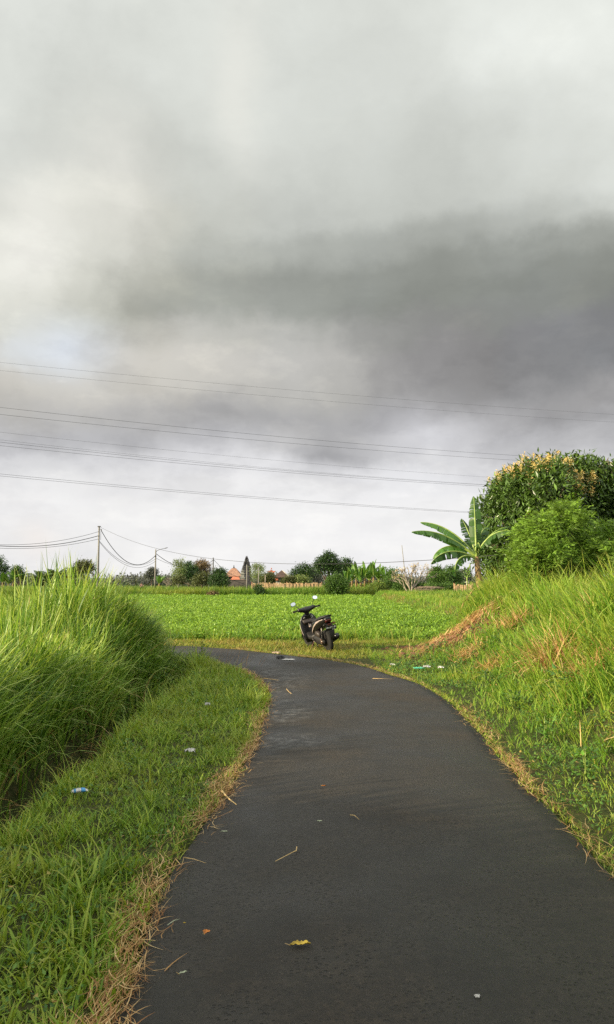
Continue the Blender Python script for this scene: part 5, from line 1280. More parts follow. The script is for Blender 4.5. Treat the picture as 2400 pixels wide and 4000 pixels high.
# ------------------------------------------------------------------ litter and leaves
M['white_plastic'] = plain('white_plastic', (.50, .48, .45), .5, var=.3, vscale=30)
M['green_plastic'] = plain('green_plastic', (.10, .48, .30), .4, var=.15, vscale=14)
M['blue_print'] = plain('blue_print', (.06, .26, .55), .35, var=.15, vscale=18)
M['card'] = plain('card', (.42, .30, .20), .8, var=.15)
M['yellow_leaf'] = plain('yellow_leaf', (.52, .36, .05), .6, var=.35, vscale=25, bump=.3)
M['orange_leaf'] = plain('orange_leaf', (.50, .17, .03), .6, var=.3, vscale=30)
M['pale_leaf'] = plain('pale_leaf', (.40, .44, .30), .5, var=.2, vscale=25)
M['straw'] = plain('straw_stalk', (.52, .36, .16), .7, var=.25, vscale=20)
M['black_rag'] = plain('black_rag', (.012, .012, .013), .7)
def crumple(name, label, cat, px, py, w_, d, h_, mat, seed, zoff=.0, rz=0, z=None, lift=0, wr=.5, mats=None):
    """crumpled sheet lying on the ground"""
    rg = np.random.default_rng(seed); p = onground(px, py, RZ if z is None else z); n = 11
    T_ = rg.normal(size=(n, n)); V = []; F = []
    for i in range(n):
        for j in range(n):
            u, v = i/(n-1)-.5, j/(n-1)-.5; rim = 1+.22*math.sin(7*math.atan2(v, u)+seed)
            V.append((u*w_*rim+rg.normal()*w_*.02, v*d*rim+rg.normal()*d*.02, .006+h_*max(0, .5-.9*(u*u+v*v)+wr*.35*T_[i, j])))
    for i in range(n-1):
        for j in range(n-1): o = i*n+j; F.append((o, o+n, o+n+1, o+1))
    V = np.array(V); V2 = V-np.array([0, 0, .003])
    k_ = len(V); rim_ = [i for i in range(n)]
    FF = F+[tuple(q+k_ for q in f[::-1]) for f in F]
    me = bpy.data.meshes.new(name); me.from_pydata([tuple(v) for v in np.r_[V, V2]], [], FF); me.update()
    o = link(name, me, M[mat], None, True); g_ = float(gz(p.x, p.y)) if z is None else z
    o.location = (p.x, p.y, max(g_, z if z is not None else g_)+lift); o.rotation_euler = (0, 0, rz); return tag(o, label, cat)
VG = lambda px, py: float(gz(*onground(px, py, 0)[:2]))
# snack packet: puffed bag with blue band
p = onground(312, 3094, .05); pk = empty('snack_packet', (p.x, p.y, float(gz(p.x, p.y))+.055), 'blue and white snack packet lying in turf beside the ditch', 'packet', rz=.35); pk.scale = (.62, .62, .62)
mb = MB(); mb.loft([((-.10, 0, 0), (0, .045, 0), (0, 0, .003)), ((-.085, 0, .005), (0, .045, 0), (0, 0, .014)), ((-.02, 0, .01), (0, .042, 0), (0, 0, .026)), ((.05, 0, .01), (0, .045, 0), (0, 0, .020)), ((.085, 0, .003), (0, .045, 0), (0, 0, .010)), ((.10, 0, 0), (0, .045, 0), (0, 0, .003))], 16); mb.build('packet', M['white_plastic'], pk, smooth=True)
mb = MB(); mb.loft([((.015, 0, .0105), (0, .0455, 0), (0, 0, .0255)), ((.052, 0, .0105), (0, .0463, 0), (0, 0, .0215)), ((.066, 0, .008), (0, .0463, 0), (0, 0, .0175))], 16); mb.build('blue_band', M['blue_print'], pk, smooth=True)
mb = MB(); mb.loft([((-.07, 0, .0062), (0, .0455, 0), (0, 0, .0183)), ((-.045, 0, .0082), (0, .0448, 0), (0, 0, .0237))], 16); mb.build('blue_band', M['blue_print'], pk, smooth=True)
crumple('paper_scrap', 'crumpled white wrapper in the turf beside the straw edge', 'litter', 743, 2938, .085, .05, .05, 'white_plastic', 1, z=.06)
crumple('paper_scrap', 'small grey-white scrap half hidden in turf near the bend', 'litter', 812, 2756, .06, .05, .05, 'white_plastic', 2, z=.06)
crumple('plastic_bag', 'thin turquoise plastic bag on the grass right of the bend', 'plastic bag', 1640, 2614, .17, .10, .05, 'green_plastic', 3, z=.07)
crumple('plastic_bag', 'white plastic scrap lying behind the turquoise bag', 'litter', 1668, 2608, .12, .07, .05, 'white_plastic', 4, z=.10)
crumple('plastic_bag', 'white plastic scrap right of the turquoise bag near the soil heap', 'litter', 1722, 2610, .10, .06, .05, 'white_plastic', 5, z=.12)
crumple('paper_scrap', 'small white scrap at the grass edge left of the turquoise bag', 'litter', 1533, 2598, .08, .05, .04, 'white_plastic', 6, z=.07)
crumple('paper_scrap', 'flat white sheet lying on the asphalt near the scooter', 'litter', 1128, 2577, .22, .22, .01, 'white_plastic', 7, z=.055, wr=.2)
crumple('rag', 'small black rag on the asphalt just left of the white sheet', 'rag', 1096, 2570, .15, .2, .05, 'black_rag', 8, z=.055)
crumple('cardboard_scrap', 'tan cardboard scrap at the outer road edge left of the scooter', 'litter', 1080, 2552, .16, .14, .05, 'card', 9, z=.05)
crumple('paper_scrap', 'tiny white chip on the asphalt at bottom right', 'litter', 1865, 3896, .02, .014, .008, 'white_plastic', 10, z=.052)
def road_leaf(name, label, px, py, L, W, mat, rz, seed, curl=.02, stem=.3, teeth=.1):
    rg = np.random.default_rng(seed); p = onground(px, py, RZ+.02); n = 14; V = []; F = []
    for i in range(n+1):
        u = i/n; w_ = W*.5*math.sin(math.pi*(u*.96+.02))**.75*(1-.25*u)*(1+rg.uniform(-teeth, teeth)); z = curl*math.sin(3.1*u)*(.6+.4*math.sin(9*u))+.002
        V += [(u*L, -w_, z+curl*.6*rg.random()+.002), (u*L, 0, z*.6), (u*L, w_*(1+rg.uniform(-teeth, teeth)), z+curl*.5*rg.random()+.002)]
        if i: o = (i-1)*3; F += [(o, o+3, o+4, o+1), (o+1, o+4, o+5, o+2)]
    t = empty(name, (p.x, p.y, p.z+.012), label, 'leaf', rz=rz)
    me = bpy.data.meshes.new('blade'); me.from_pydata(V, [], F); me.update(); o = link('blade', me, M[mat], t, True)
    sm = o.modifiers.new('solid', 'SOLIDIFY'); sm.thickness = .0008
    if stem: mb = MB(); mb.tube([(.0, 0, .002), (-L*stem*.5, .004, .006), (-L*stem, .0, .012)], [.0022, .0015, .0012], 6); mb.build('stem', M['straw'], t, smooth=True)
    return t
road_leaf('fallen_leaf', 'large curled yellow leaf on the asphalt in the foreground', 1135, 3706, .088, .040, 'yellow_leaf', .12, 1, .012, .28, .14)
road_leaf('fallen_leaf', 'small orange-brown lobed leaf on the asphalt left of the yellow leaf', 800, 3662, .034, .034, 'orange_leaf', 1.2, 2, .008, .5, .3)
road_leaf('fallen_leaf', 'small orange leaf alone on the middle of the lane', 1257, 3078, .034, .018, 'orange_leaf', .1, 3, .006, .2)
road_leaf('fallen_leaf', 'narrow pale green leaf lying beside the left straw edge', 862, 3258, .046, .014, 'pale_leaf', .05, 4, .004, 0)
road_leaf('fallen_leaf', 'pale grey leaf in the middle distance on the lane', 1238, 3217, .036, .02, 'pale_leaf', .1, 5, .004, 0)
road_leaf('fallen_leaf', 'tiny yellow leaf bit near the left edge of the asphalt', 716, 3618, .012, .008, 'yellow_leaf', 0, 6, .002, 0)
road_leaf('fallen_leaf', 'sprig of green leaf at the bottom of the lane', 700, 3820, .035, .012, 'pale_leaf', .6, 7, .004, .3)
def stalk(name, label, pts, r, mat='straw', lift=.0):
    q = [onground(x, y, RZ+.03) for x, y in pts]; o0 = q[0].copy(); n = len(q)
    mb = MB(); mb.tube([p-o0+Vector((0, 0, .004+lift*math.sin(3.1*i/(n-1)))) for i, p in enumerate(q)], [r*(1-.6*i/(n-1)) for i in range(n)], 7)
    o = mb.build(name, M[mat], smooth=True); o.location = o0; return tag(o, label, 'twig')
stalk('twig', 'curved yellow forked stalk lying on the middle of the lane', [(1160,3310),(1158,3330),(1145,3338),(1122,3350),(1095,3362),(1075,3368)], .0035, lift=.01)
stalk('dry_stalk', 'thick pale dry stalk jutting from the straw onto the asphalt', [(868,3092),(880,3112),(900,3132),(925,3146)], .008, lift=.01)
stalk('dry_stalk', 'thin straw lying on asphalt by the straw edge with a dark twig', [(718,3352),(760,3362),(806,3375)], .0025, lift=.004)
stalk('twig', 'dark short twig under the thin straw', [(726,3386),(745,3380),(770,3376)], .004, 'bark')
stalk('dry_stalk', 'thin pinkish straw at the outer road edge right of the scooter', [(1456,2651),(1495,2652),(1540,2654)], .003)
stalk('dry_stalk', 'thin straw on the lane at the inside of the bend', [(1030,2650),(1060,2654),(1088,2658)], .006)
stalk('dry_stalk', 'thin slanting straw on the lane below the bend', [(1120,2692),(1128,2702),(1140,2712)], .005)
stalk('dry_stalk', 'thin curled straw on the middle of the lane above the twig', [(1368,3186),(1385,3190),(1404,3204)], .003, lift=.005)
stalk('dry_stalk', 'thin green straw near the bottom left of the asphalt', [(655,3617),(680,3602),(704,3593)], .002, 'pale_leaf', lift=.003)
stalk('dry_stalk', 'thin brown straw by the straw edge above the orange leaf', [(540,3675),(570,3676),(608,3678)], .002, lift=.003)

# hay heap on the bank, dead clumps
def lay(P, az, L, lift):
    """lean angles that lay blades on the slope under them"""
    e = gz(P[:, 0]+np.cos(az)*L, P[:, 1]+np.sin(az)*L)-gz(P[:, 0], P[:, 1])+lift
    return np.arctan2(L, e)
def hay(name, label, a, b_, n, seed, L=(.25, .6), sp=.12, mat='dry_grass', hang=0, pile=.12):
    rg = np.random.default_rng(seed); u = rg.random(n); A = np.array(a); B = np.array(b_); P = A*(1-u[:, None])+B*u[:, None]
    P[:, 0] += rg.normal(0, sp, n); P[:, 1] += rg.normal(0, sp, n)
    h_ = pile*np.exp(-((P[:, 1]-(A[1]*(1-u)+B[1]*u))/sp)**2)*(.5+.7*u); P[:, 2] = gz(P[:, 0], P[:, 1])+rg.random(n)*h_+.02+.06*rg.random(n)
    az = np.arctan2(B[1]-A[1], B[0]-A[0])+rg.normal(0, .85, n)+np.where(rg.random(n) < .5, math.pi, 0)
    Ls = rg.uniform(*L, n)
    lean = lay(P, az, Ls, rg.normal(.03, .09, n)) if not hang else rg.normal(.9, .35, n)
    V, F, at2 = blades(P, Ls, rg.uniform(.008, .018, n), az, lean, rg.uniform(-.15, .3+hang, n), 4, side_tw=1.2)
    o0 = np.array([a[0], a[1], float(gz(a[0], a[1]))]); o = npmesh(name, V-o0, F, M[mat], attrs=at2); o.location = o0
    return tag(o, label, 'dry grass', None, 'stuff')
def onterr(px, py):
    """where the view ray of photo pixel (px,py) meets the terrain"""
    d = at(px, py, 1.0); o0 = Vector((0, 0, CAMH)); dv = d-o0
    for i in range(200, 6000):
        p = o0+dv*(i*.01)
        if p.z < float(gz(p.x, p.y)): return p
    return p
h1 = Vector((3.9, 16.9, 0)); h2 = Vector((5.35, 17.7, 0))
print('hay', h1, h2)
hay('hay_heap', 'orange-brown cut hay lying across the bank', (h1.x, h1.y, 0), (h2.x, h2.y, 0), 1150, 3, sp=.3, L=(.15, .38), pile=.3)
h3 = onterr(2130, 2620); hay('dead_grass_clump', 'drooping clump of dead brown grass on the right bank', (h3.x, h3.y, 0), (h3.x+.15, h3.y-.2, 0), 420, 4, L=(.35, .75), sp=.13, hang=1.6)
h4 = Vector((3.4, 16.9, 0)); hay('hay_heap', 'scattered dry grass on the soil heap', (h4.x-.7, h4.y-.5, 0), (h4.x+1.1, h4.y+.5, 0), 1700, 5, L=(.1, .3), sp=.45, pile=.05)
# dry upright stalk on the bank at the right
p = onterr(2300, 2330); mb = MB()
mb.tube([(0, 0, 0), (.01, 0, .4), (-.02, 0, .78)], [.012, .011, .008], 6); mb.tube([(-.02, 0, .78), (.05, 0, .9), (.10, 0, .74), (.11, 0, .55)], [.012, .014, .01, .004], 6); mb.tube([(-.02, 0, .76), (-.01, 0, .93), (.02, 0, .85)], [.008, .006, .003], 6)
o = mb.build('dry_reed', M['straw'], smooth=True); o.location = (p.x, p.y, p.z-.02); tag(o, 'bent dry reed stalk standing in the bank grass at the right edge', 'reed')
# broad-leaved weed on the bank
def weed(name, label, px, py, n, L, seed, mat='leaf_banana', hgt=.25, cat='weed'):
    rg = np.random.default_rng(seed); p = onterr(px, py); k = rg.random(n); az = rg.uniform(0, 6.28, n)
    P = np.c_[.10*np.cos(az)*k, .10*np.sin(az)*k, hgt*rg.uniform(.2, 1, n)]
    V, F, a = leaves(P, az, rg.normal(.1, .4, n), np.full(n, L)*rg.uniform(.6, 1.2, n), np.full(n, L*.5), rg.random(n))
    t = empty(name, p, label, cat); npmesh('foliage', V, F, M[mat], t, a)
    mb = MB()
    for i in range(5): mb.tube([(0, 0, -.02), tuple(P[i]*.6), tuple(P[i])], [.005, .004, .002], 5)
    mb.build('stem', M['banana_rib'], t)
    return t
weed('broadleaf_weed', 'light green broad leaved weed low on the right bank', 2180, 2740, 26, .11, 1, hgt=.4)
weed('broadleaf_weed', 'small fresh green weed on the brown soil heap', 1680, 2545, 30, .09, 2, hgt=.2)
weed('broadleaf_weed', 'leafy dark weed sprouting at the verge tip above the bend', 790, 2585, 34, .07, 3, 'leaf_mid', .42)
weed('broadleaf_weed', 'second leafy dark weed at the verge tip, left of the first', 745, 2590, 30, .07, 4, 'leaf_mid', .36)
# wispy seed stems over the road at the verge tip
rg = np.random.default_rng(12); n = 26; p = onground(900, 2600, 0)
V, F, a = blades(np.c_[p.x+rg.normal(0, .35, n), p.y-.5+rg.normal(0, .25, n), np.full(n, .05)], rng.uniform(.3, .6, n), np.full(n, .005), rng.uniform(-.8, .8, n), rng.uniform(.1, .7, n), rng.uniform(0, .6, n), 5)
tag(npmesh('seed_stems', V, F, M['dry_grass'], attrs=a), 'thin pale grass seed stems at the verge tip over the asphalt', 'grass', None, 'stuff')

# ------------------------------------------------------------------ person working in the far field
M['skin'] = plain('skin', (.20, .11, .07), .6, var=.05); M['shirt'] = plain('shirt', (.42, .24, .22), .8); M['dark_cloth'] = plain('dark_cloth', (.03, .03, .035), .8); M['hair'] = plain('hair', (.012, .01, .01), .6)
def person(loc, label, rz=0):
    t = empty('person', loc, label, 'person', rz=rz)
    J = {'pelvis': ((0, 0, .30), .13), 'waist': ((0, -.06, .46), .12), 'chest': ((0, -.16, .66), .14), 'neck': ((0, -.24, .80), .055), 'head': ((0, -.28, .92), .085), 'crown': ((0, -.29, 1.0), .07),
         'shl': ((.17, -.18, .74), .06), 'ell': ((.22, -.36, .56), .042), 'wrl': ((.12, -.52, .46), .03), 'hal': ((.10, -.6, .42), .03),
         'shr': ((-.17, -.18, .74), .06), 'elr': ((-.22, -.36, .56), .042), 'wrr': ((-.12, -.52, .46), .03), 'har': ((-.10, -.6, .42), .03),
         'knl': ((.17, -.36, .52), .075), 'anl': ((.15, -.10, .10), .045), 'tol': ((.16, -.28, .04), .035), 'knr': ((-.17, -.36, .52), .075), 'anr': ((-.15, -.10, .10), .045), 'tor': ((-.16, -.28, .04), .035)}
    names = list(J); E = [('pelvis','waist'),('waist','chest'),('chest','neck'),('neck','head'),('head','crown'),('chest','shl'),('shl','ell'),('ell','wrl'),('wrl','hal'),('chest','shr'),('shr','elr'),('elr','wrr'),('wrr','har'),('pelvis','knl'),('knl','anl'),('anl','tol'),('pelvis','knr'),('knr','anr'),('anr','tor')]
    me = bpy.data.meshes.new('body'); me.from_pydata([J[n][0] for n in names], [(names.index(a), names.index(b)) for a, b in E], []); me.update()
    o = link('body', me, M['skin'], t); sk = o.modifiers.new('skin', 'SKIN'); ss = o.modifiers.new('sub', 'SUBSURF'); ss.levels = ss.render_levels = 1
    for i, n in enumerate(names): me.skin_vertices[0].data[i].radius = (J[n][1], J[n][1])
    me.skin_vertices[0].data[0].use_root = True
    mb = MB(); mb.loft([((0, -.02, .34), (.19, 0, 0), (0, .13, .02)), ((0, -.08, .5), (.17, 0, 0), (0, .13, .05)), ((0, -.16, .68), (.2, 0, 0), (0, .14, .06)), ((0, -.2, .78), (.12, 0, 0), (0, .08, .03))], 14, 2.2); mb.build('shirt', M['shirt'], t, smooth=True)
    mb = MB(); mb.lathe([(.02, 1.06), (.08, 1.04), (.105, .98), (.10, .92), (.06, .90)], 14, Matrix.Translation((0, -.28, 0))); mb.build('hair', M['hair'], t, smooth=True)
    return t
if not hasattr(bpy.types.MeshSkinVertexLayer, 'x'): pass
p_ = at(554, 2262, 88); person((p_.x, 88, .25), 'crouching person in a pinkish top bent over the far field', rz=.3)

# ------------------------------------------------------------------ scooter  (x forward, y left, z up, origin under the rear wheel)
M['sc_black'] = plain('scooter_black', (.006, .006, .0065), .3, var=.05, spec=.5)
M['sc_plastic'] = plain('scooter_plastic', (.014, .013, .0125), .55, var=.12, vscale=20)
M['sc_brown'] = plain('scooter_inner_panel', (.040, .032, .028), .45, var=.1)
M['sc_silver'] = plain('scooter_stripe', (.42, .35, .32), .3, metal=.2, var=.05)
M['sc_seat'] = plain('scooter_seat', (.010, .0095, .009), .6, var=.15, vscale=30, bump=.2)
M['sc_metal'] = plain('scooter_metal', (.30, .27, .24), .4, metal=.8, var=.2, vscale=20)
M['sc_rust'] = plain('scooter_rusty_metal', (.14, .075, .05), .7, metal=.3, var=.3, vscale=25)
M['rubber'] = plain('tyre_rubber', (.009, .009, .009), .85, var=.15)
M['tail_red'] = plain('tail_lamp_red', (.05, .005, .005), .2, var=.05, spec=.7)
M['amber'] = plain('amber_lens', (.20, .08, .02), .25)
M['plate_black'] = plain('plate_black', (.008, .008, .009), .45, var=.05)
M['plate_white'] = plain('plate_white', (.75, .75, .72), .5, var=.03)
m, nt, out = new_mat('mirror_glass'); b = nt.nodes.new('ShaderNodeBsdfPrincipled'); b.inputs['Metallic'].default_value = 1; b.inputs['Roughness'].default_value = .03; b.inputs['Base Color'].default_value = (.86, .90, .96, 1); nt.links.new(b.outputs[0], out.inputs[0]); M['mirror'] = m
ctc = onground(1289, 2545, 0)
S = bpy.data.objects.new('motor_scooter', None); COL.objects.link(S); S.location = (ctc.x, ctc.y, float(gz(ctc.x, ctc.y))-.01)
S.rotation_euler = (R(-13), 0, R(90+21)); tag(S, 'black motor scooter leaning on its side stand on the grass beyond the bend', 'scooter')
SS = .96; S.scale = (SS, SS, SS)
def wheel(name, x, z, r, w_, rz=0, y=0):
    Mx = Matrix.Translation((x, y, z)) @ Matrix.Rotation(rz, 4, 'Z') @ Matrix.Rotation(R(90), 4, 'X')
    mb = MB(); prof = []
    for k in range(13):
        a_ = math.pi*(k/12)-math.pi/2; prof.append((r-w_*.55+w_*.55*math.cos(a_), w_*.5*math.sin(a_)))
    prof = [(r-w_*.85, -w_*.38)]+prof+[(r-w_*.85, w_*.38)]
    n = 40; vs = []; fs = []
    for rr, zz in prof:
        for k in range(n): vs.append(Mx @ Vector((rr*math.cos(2*math.pi*k/n), rr*math.sin(2*math.pi*k/n), zz)))
    q = len(prof)
    for i in range(q):
        for k in range(n): fs.append((i*n+k, i*n+(k+1) % n, ((i+1) % q)*n+(k+1) % n, ((i+1) % q)*n+k))
    o = empty_part(name)
    mb.add(vs, fs); mb.build('tyre', M['rubber'], o, smooth=True)
    mb = MB(); rr = r-w_*.8
    mb.lathe([(rr-.015, -w_*.36), (rr+.004, -w_*.36), (rr-.005, 0), (rr+.004, w_*.36), (rr-.015, w_*.36)], 36, Mx)
    mb.lathe([(.035, -.045), (.045, -.03), (.045, .03), (.035, .045)], 16, Mx)
    for k in range(5):
        a_ = 2*math.pi*k/5
        mb.tube([Mx @ Vector((.03*math.cos(a_), .03*math.sin(a_), 0)), Mx @ Vector((rr*math.cos(a_+.18), rr*math.sin(a_+.18), 0))], [.018, .012], 6)
    mb.build('rim', M['sc_plastic'], o, smooth=False)
    return o
def empty_part(name):
    o = bpy.data.objects.new(name, None); COL.objects.link(o); o.parent = S; return o
wheel('rear_wheel', 0, .27, .27, .10)
wheel('front_wheel', 1.26, .26, .26, .085, rz=R(4))
# tail body, seat, side panels
mb = MB(); mb.loft([((.60, 0, .52), (0, .10, 0), (.03, 0, .16)), ((.50, 0, .58), (0, .135, 0), (.02, 0, .17)), ((.30, 0, .64), (0, .155, 0), (0, 0, .15)), ((.08, 0, .70), (0, .155, 0), (-.01, 0, .125)), ((-.14, 0, .755), (0, .135, 0), (-.02, 0, .10)), ((-.30, 0, .79), (0, .095, 0), (-.03, 0, .075)), ((-.345, 0, .80), (0, .06, 0), (-.02, 0, .04))], 20, 2.6)
tb = mb.build('tail_body', M['sc_black'], S, smooth=True)
for s in (1, -1):
    mb = MB(); mb.loft([((.56, s*.115, .45), (0, .008, 0), (.012, 0, .02)), ((.46, s*.148, .52), (0, .01, 0), (-.006, 0, .032)), ((.28, s*.163, .64), (0, .01, 0), (-.012, 0, .030)), ((.08, s*.163, .735), (0, .01, 0), (-.01, 0, .03)), ((-.14, s*.140, .80), (0, .01, 0), (-.01, 0, .016)), ((-.27, s*.105, .825), (0, .006, 0), (0, 0, .006))], 10, 2.2)
    mb.build('side_stripe', M['sc_silver'], S, smooth=True)
mb = MB(); mb.loft([((.58, 0, .70), (0, .06, 0), (.01, 0, .03)), ((.50, 0, .735), (0, .105, 0), (.01, 0, .045)), ((.30, 0, .755), (0, .135, 0), (0, 0, .05)), ((.12, 0, .785), (0, .14, 0), (0, 0, .05)), ((.02, 0, .825), (0, .13, 0), (0, 0, .05)), ((-.18, 0, .86), (0, .11, 0), (0, 0, .04)), ((-.25, 0, .86), (0, .08, 0), (0, 0, .02))], 20, 2.8)
mb.build('seat', M['sc_seat'], S, smooth=True)
mb = MB(); mb.tube([(-.08, .13, .83), (-.26, .125, .875), (-.36, .07, .90), (-.37, 0, .905), (-.36, -.07, .90), (-.26, -.125, .875), (-.08, -.13, .83)], .016, 10); mb.build('grab_rail', M['sc_plastic'], S, smooth=True)
mb = MB(); mb.loft([((-.325, 0, .775), (0, .085, 0), (-.02, 0, .045)), ((-.362, 0, .782), (0, .07, 0), (-.014, 0, .032)), ((-.372, 0, .784), (0, .05, 0), (-.006, 0, .02))], 16, 3); mb.build('tail_light', M['tail_red'], S, smooth=True)
mb = MB(); mb.box((-.372, 0, .695), (.02, .09, .04)); mb.build('reflector', M['tail_red'], S, bevel=.006)
for s in (1, -1):
    mb = MB(); mb.loft([((-.28, s*.11, .70), (0, .022, 0), (0, 0, .02)), ((-.33, s*.13, .70), (0, .03, 0), (0, 0, .022)), ((-.36, s*.135, .70), (0, .018, 0), (0, 0, .014))], 12, 2.2); mb.build('turn_signal', M['sc_plastic'] if s > 0 else M['amber'], S, smooth=True)
# rear mudguard with plate
mb = MB(); mb.loft([((-.22, 0, .74), (0, .09, 0), (.02, 0, .012)), ((-.33, 0, .68), (0, .085, 0), (.012, 0, .008)), ((-.375, 0, .60), (0, .08, 0), (.008, 0, .006)), ((-.395, 0, .50), (0, .075, 0), (.008, 0, .003)), ((-.39, 0, .40), (0, .06, 0), (.008, 0, .002)), ((-.37, 0, .33), (0, .045, 0), (.008, 0, .002))], 14, 3.2)
mb.build('rear_mudguard', M['sc_plastic'], S, smooth=True)
Mp = Matrix.Translation((-.405, 0, .615)) @ Matrix.Rotation(R(-8), 4, 'Y')
mb = MB(); mb.box((0, 0, 0), (.008, .275, .11)); mb.v = [tuple(Mp @ Vector(v)) for v in mb.v]; pl = mb.build('licence_plate', M['plate_black'], S, bevel=.002)
def text_mesh(body, size, loc, mat, parent, M_, name='lettering'):
    cu = bpy.data.curves.new('t', 'FONT'); cu.body = body; cu.size = size; cu.align_x = 'CENTER'; cu.align_y = 'CENTER'; cu.extrude = .0015; cu.offset = .0012
    tob = bpy.data.objects.new('t', cu); COL.objects.link(tob); bpy.context.view_layer.update()
    me = bpy.data.meshes.new_from_object(tob.evaluated_get(bpy.context.evaluated_depsgraph_get())); bpy.data.objects.remove(tob)
    # text plane faces backwards (-x): text x -> -y, text y -> z
    T_ = Matrix(((0, 0, -1, 0), (-1, 0, 0, 0), (0, 1, 0, 0), (0, 0, 0, 1)))
    me.transform(M_ @ Matrix.Translation(loc) @ T_); return link(name, me, mat, parent)
text_mesh('DK 6311 JM', .049, (-.0045, 0, .014), M['plate_white'], pl, Mp)
text_mesh('06 . 24', .024, (-.0045, -.06, -.036), M['plate_white'], pl, Mp)
# drive side: engine, belt case, shock, air box
mb = MB(); mb.loft([((.52, .02, .30), (0, .12, 0), (0, 0, .09)), ((.38, .03, .30), (0, .14, 0), (0, 0, .12)), ((.22, .06, .29), (0, .10, 0), (0, 0, .11)), ((.05, .09, .27), (0, .05, 0), (0, 0, .09)), ((-.06, .09, .27), (0, .03, 0), (0, 0, .05))], 16, 2.6); mb.build('engine', M['sc_plastic'], S, smooth=True)
mb = MB(); mb.loft([((.42, .17, .29), (0, .012, 0), (.08, 0, .05)), ((.42, .185, .29), (0, .004, 0), (.06, 0, .035))], 18, 2.3); mb.loft([((.0, .135, .275), (0, .012, 0), (0, 0, .085)), ((.0, .15, .275), (0, .004, 0), (0, 0, .07))], 18, 2.1); mb.lathe([(.06, 0), (.055, .012), (.02, .016)], 18, Matrix.Translation((.02, .138, .275)) @ Matrix.Rotation(R(-90), 4, 'X')); mb.build('belt_cover', M['sc_metal'], S, smooth=True)
mb = MB(); mb.loft([((.34, .10, .46), (0, .05, 0), (0, 0, .055)), ((.20, .115, .46), (0, .06, 0), (0, 0, .07)), ((.06, .115, .43), (0, .05, 0), (0, 0, .05))], 14, 3.2); mb.build('air_box', M['sc_brown'], S, smooth=True)
sh0, sh1 = Vector((-.03, .13, .30)), Vector((-.10, .12, .62)); mb = MB(); mb.tube([sh0, sh1], .012, 8); mb.build('shock_rod', M['sc_metal'], S, smooth=True)
q = []; ax = (sh1-sh0).normalized(); u1 = ax.orthogonal().normalized(); u2 = ax.cross(u1)
for i in range(120): a_ = i/119*2*math.pi*9; q.append(sh0.lerp(sh1, .16+.72*i/119)+(u1*math.cos(a_)+u2*math.sin(a_))*.028)
mb = MB(); mb.tube(q, .0065, 6); mb.build('shock_spring', M['sc_black'], S, smooth=True)
mb = MB(); mb.tube([(-.02, .10, .27), (-.02, .165, .27)], .022, 10); mb.box((.0, .15, .31), (.04, .02, .08)); mb.build('axle_bracket', M['sc_rust'], S, smooth=False)
# exhaust
mb = MB(); mb.tube([(.42, -.08, .22), (.3, -.14, .18), (.15, -.165, .22)], [.018, .02, .022], 8); mb.build('exhaust_pipe', M['sc_rust'], S, smooth=True)
mb = MB(); mb.tube([(.18, -.165, .21), (.14, -.17, .23), (-.20, -.19, .36), (-.24, -.19, .375)], [.03, .062, .072, .05], 16); mb.build('muffler', M['sc_black'], S, smooth=True)
mb = MB(); mb.loft([((.10, -.235, .27), (0, .006, 0), (.03, 0, .045)), ((-.16, -.255, .37), (0, .006, 0), (.02, 0, .05))], 12, 3); mb.build('heat_shield', M['sc_plastic'], S, smooth=True)
# floorboard and leg shield
mb = MB(); mb.loft([((.52, 0, .36), (0, .11, 0), (0, 0, .07)), ((.66, 0, .33), (0, .15, 0), (0, 0, .06)), ((.84, 0, .33), (0, .16, 0), (0, 0, .055)), ((.94, 0, .40), (0, .14, 0), (.03, 0, .07))], 18, 4); mb.build('floorboard', M['sc_plastic'], S, smooth=True)
def shield(xo, th, wmul=1.0):
    secs = []
    for z, x, w_ in [(.20, .93, .15), (.34, .945, .195), (.50, .975, .205), (.64, 1.0, .21), (.74, 1.01, .195), (.83, 1.005, .15), (.88, .99, .10)]: secs.append(((x+xo, 0, z), (0, w_*wmul*1.12, 0), (th, 0, 0)))
    return secs
mb = MB(); mb.loft(shield(0, .028), 20, 3.0); mb.build('leg_shield', M['sc_black'], S, smooth=True)
mb = MB(); mb.loft([((.955, 0, .67), (0, .155, 0), (.03, 0, .03)), ((.965, 0, .72), (0, .165, 0), (.045, 0, .02)), ((.985, 0, .76), (0, .16, 0), (.035, 0, .02))], 18, 3.4); mb.build('inner_panel', M['sc_brown'], S, smooth=True)
mb = MB(); mb.loft([((.955, 0, .60), (0, .04, 0), (.012, 0, .06)), ((.93, 0, .59), (0, .025, 0), (.008, 0, .04))], 12, 3); mb.build('key_lock', M['sc_silver'], S, smooth=True)
mb = MB()
for s, o_ in ((1, 0),):
    mb.tube([(.96, .09, .80), (.955, .10, .815), (.955, .115, .812), (.96, .12, .80)], .006, 6)
for sgn in (1,): pass
ringc = Vector((.962, -.10, .80)); mb.tube([ringc+Vector((0, .028*math.cos(a_), .028*math.sin(a_))) for a_ in np.linspace(.6, 5.6, 16)], .005, 6)
mb.build('round_badge', M['plate_white'], S, smooth=True)
for s in (1, -1):
    mb = MB(); mb.tube([(.925, s*.185, .30), (.965, s*.222, .42), (1.0, s*.238, .56), (1.02, s*.240, .67)], [.006, .010, .010, .004], 8); mb.build('shield_trim', M['sc_silver'], S, smooth=True)
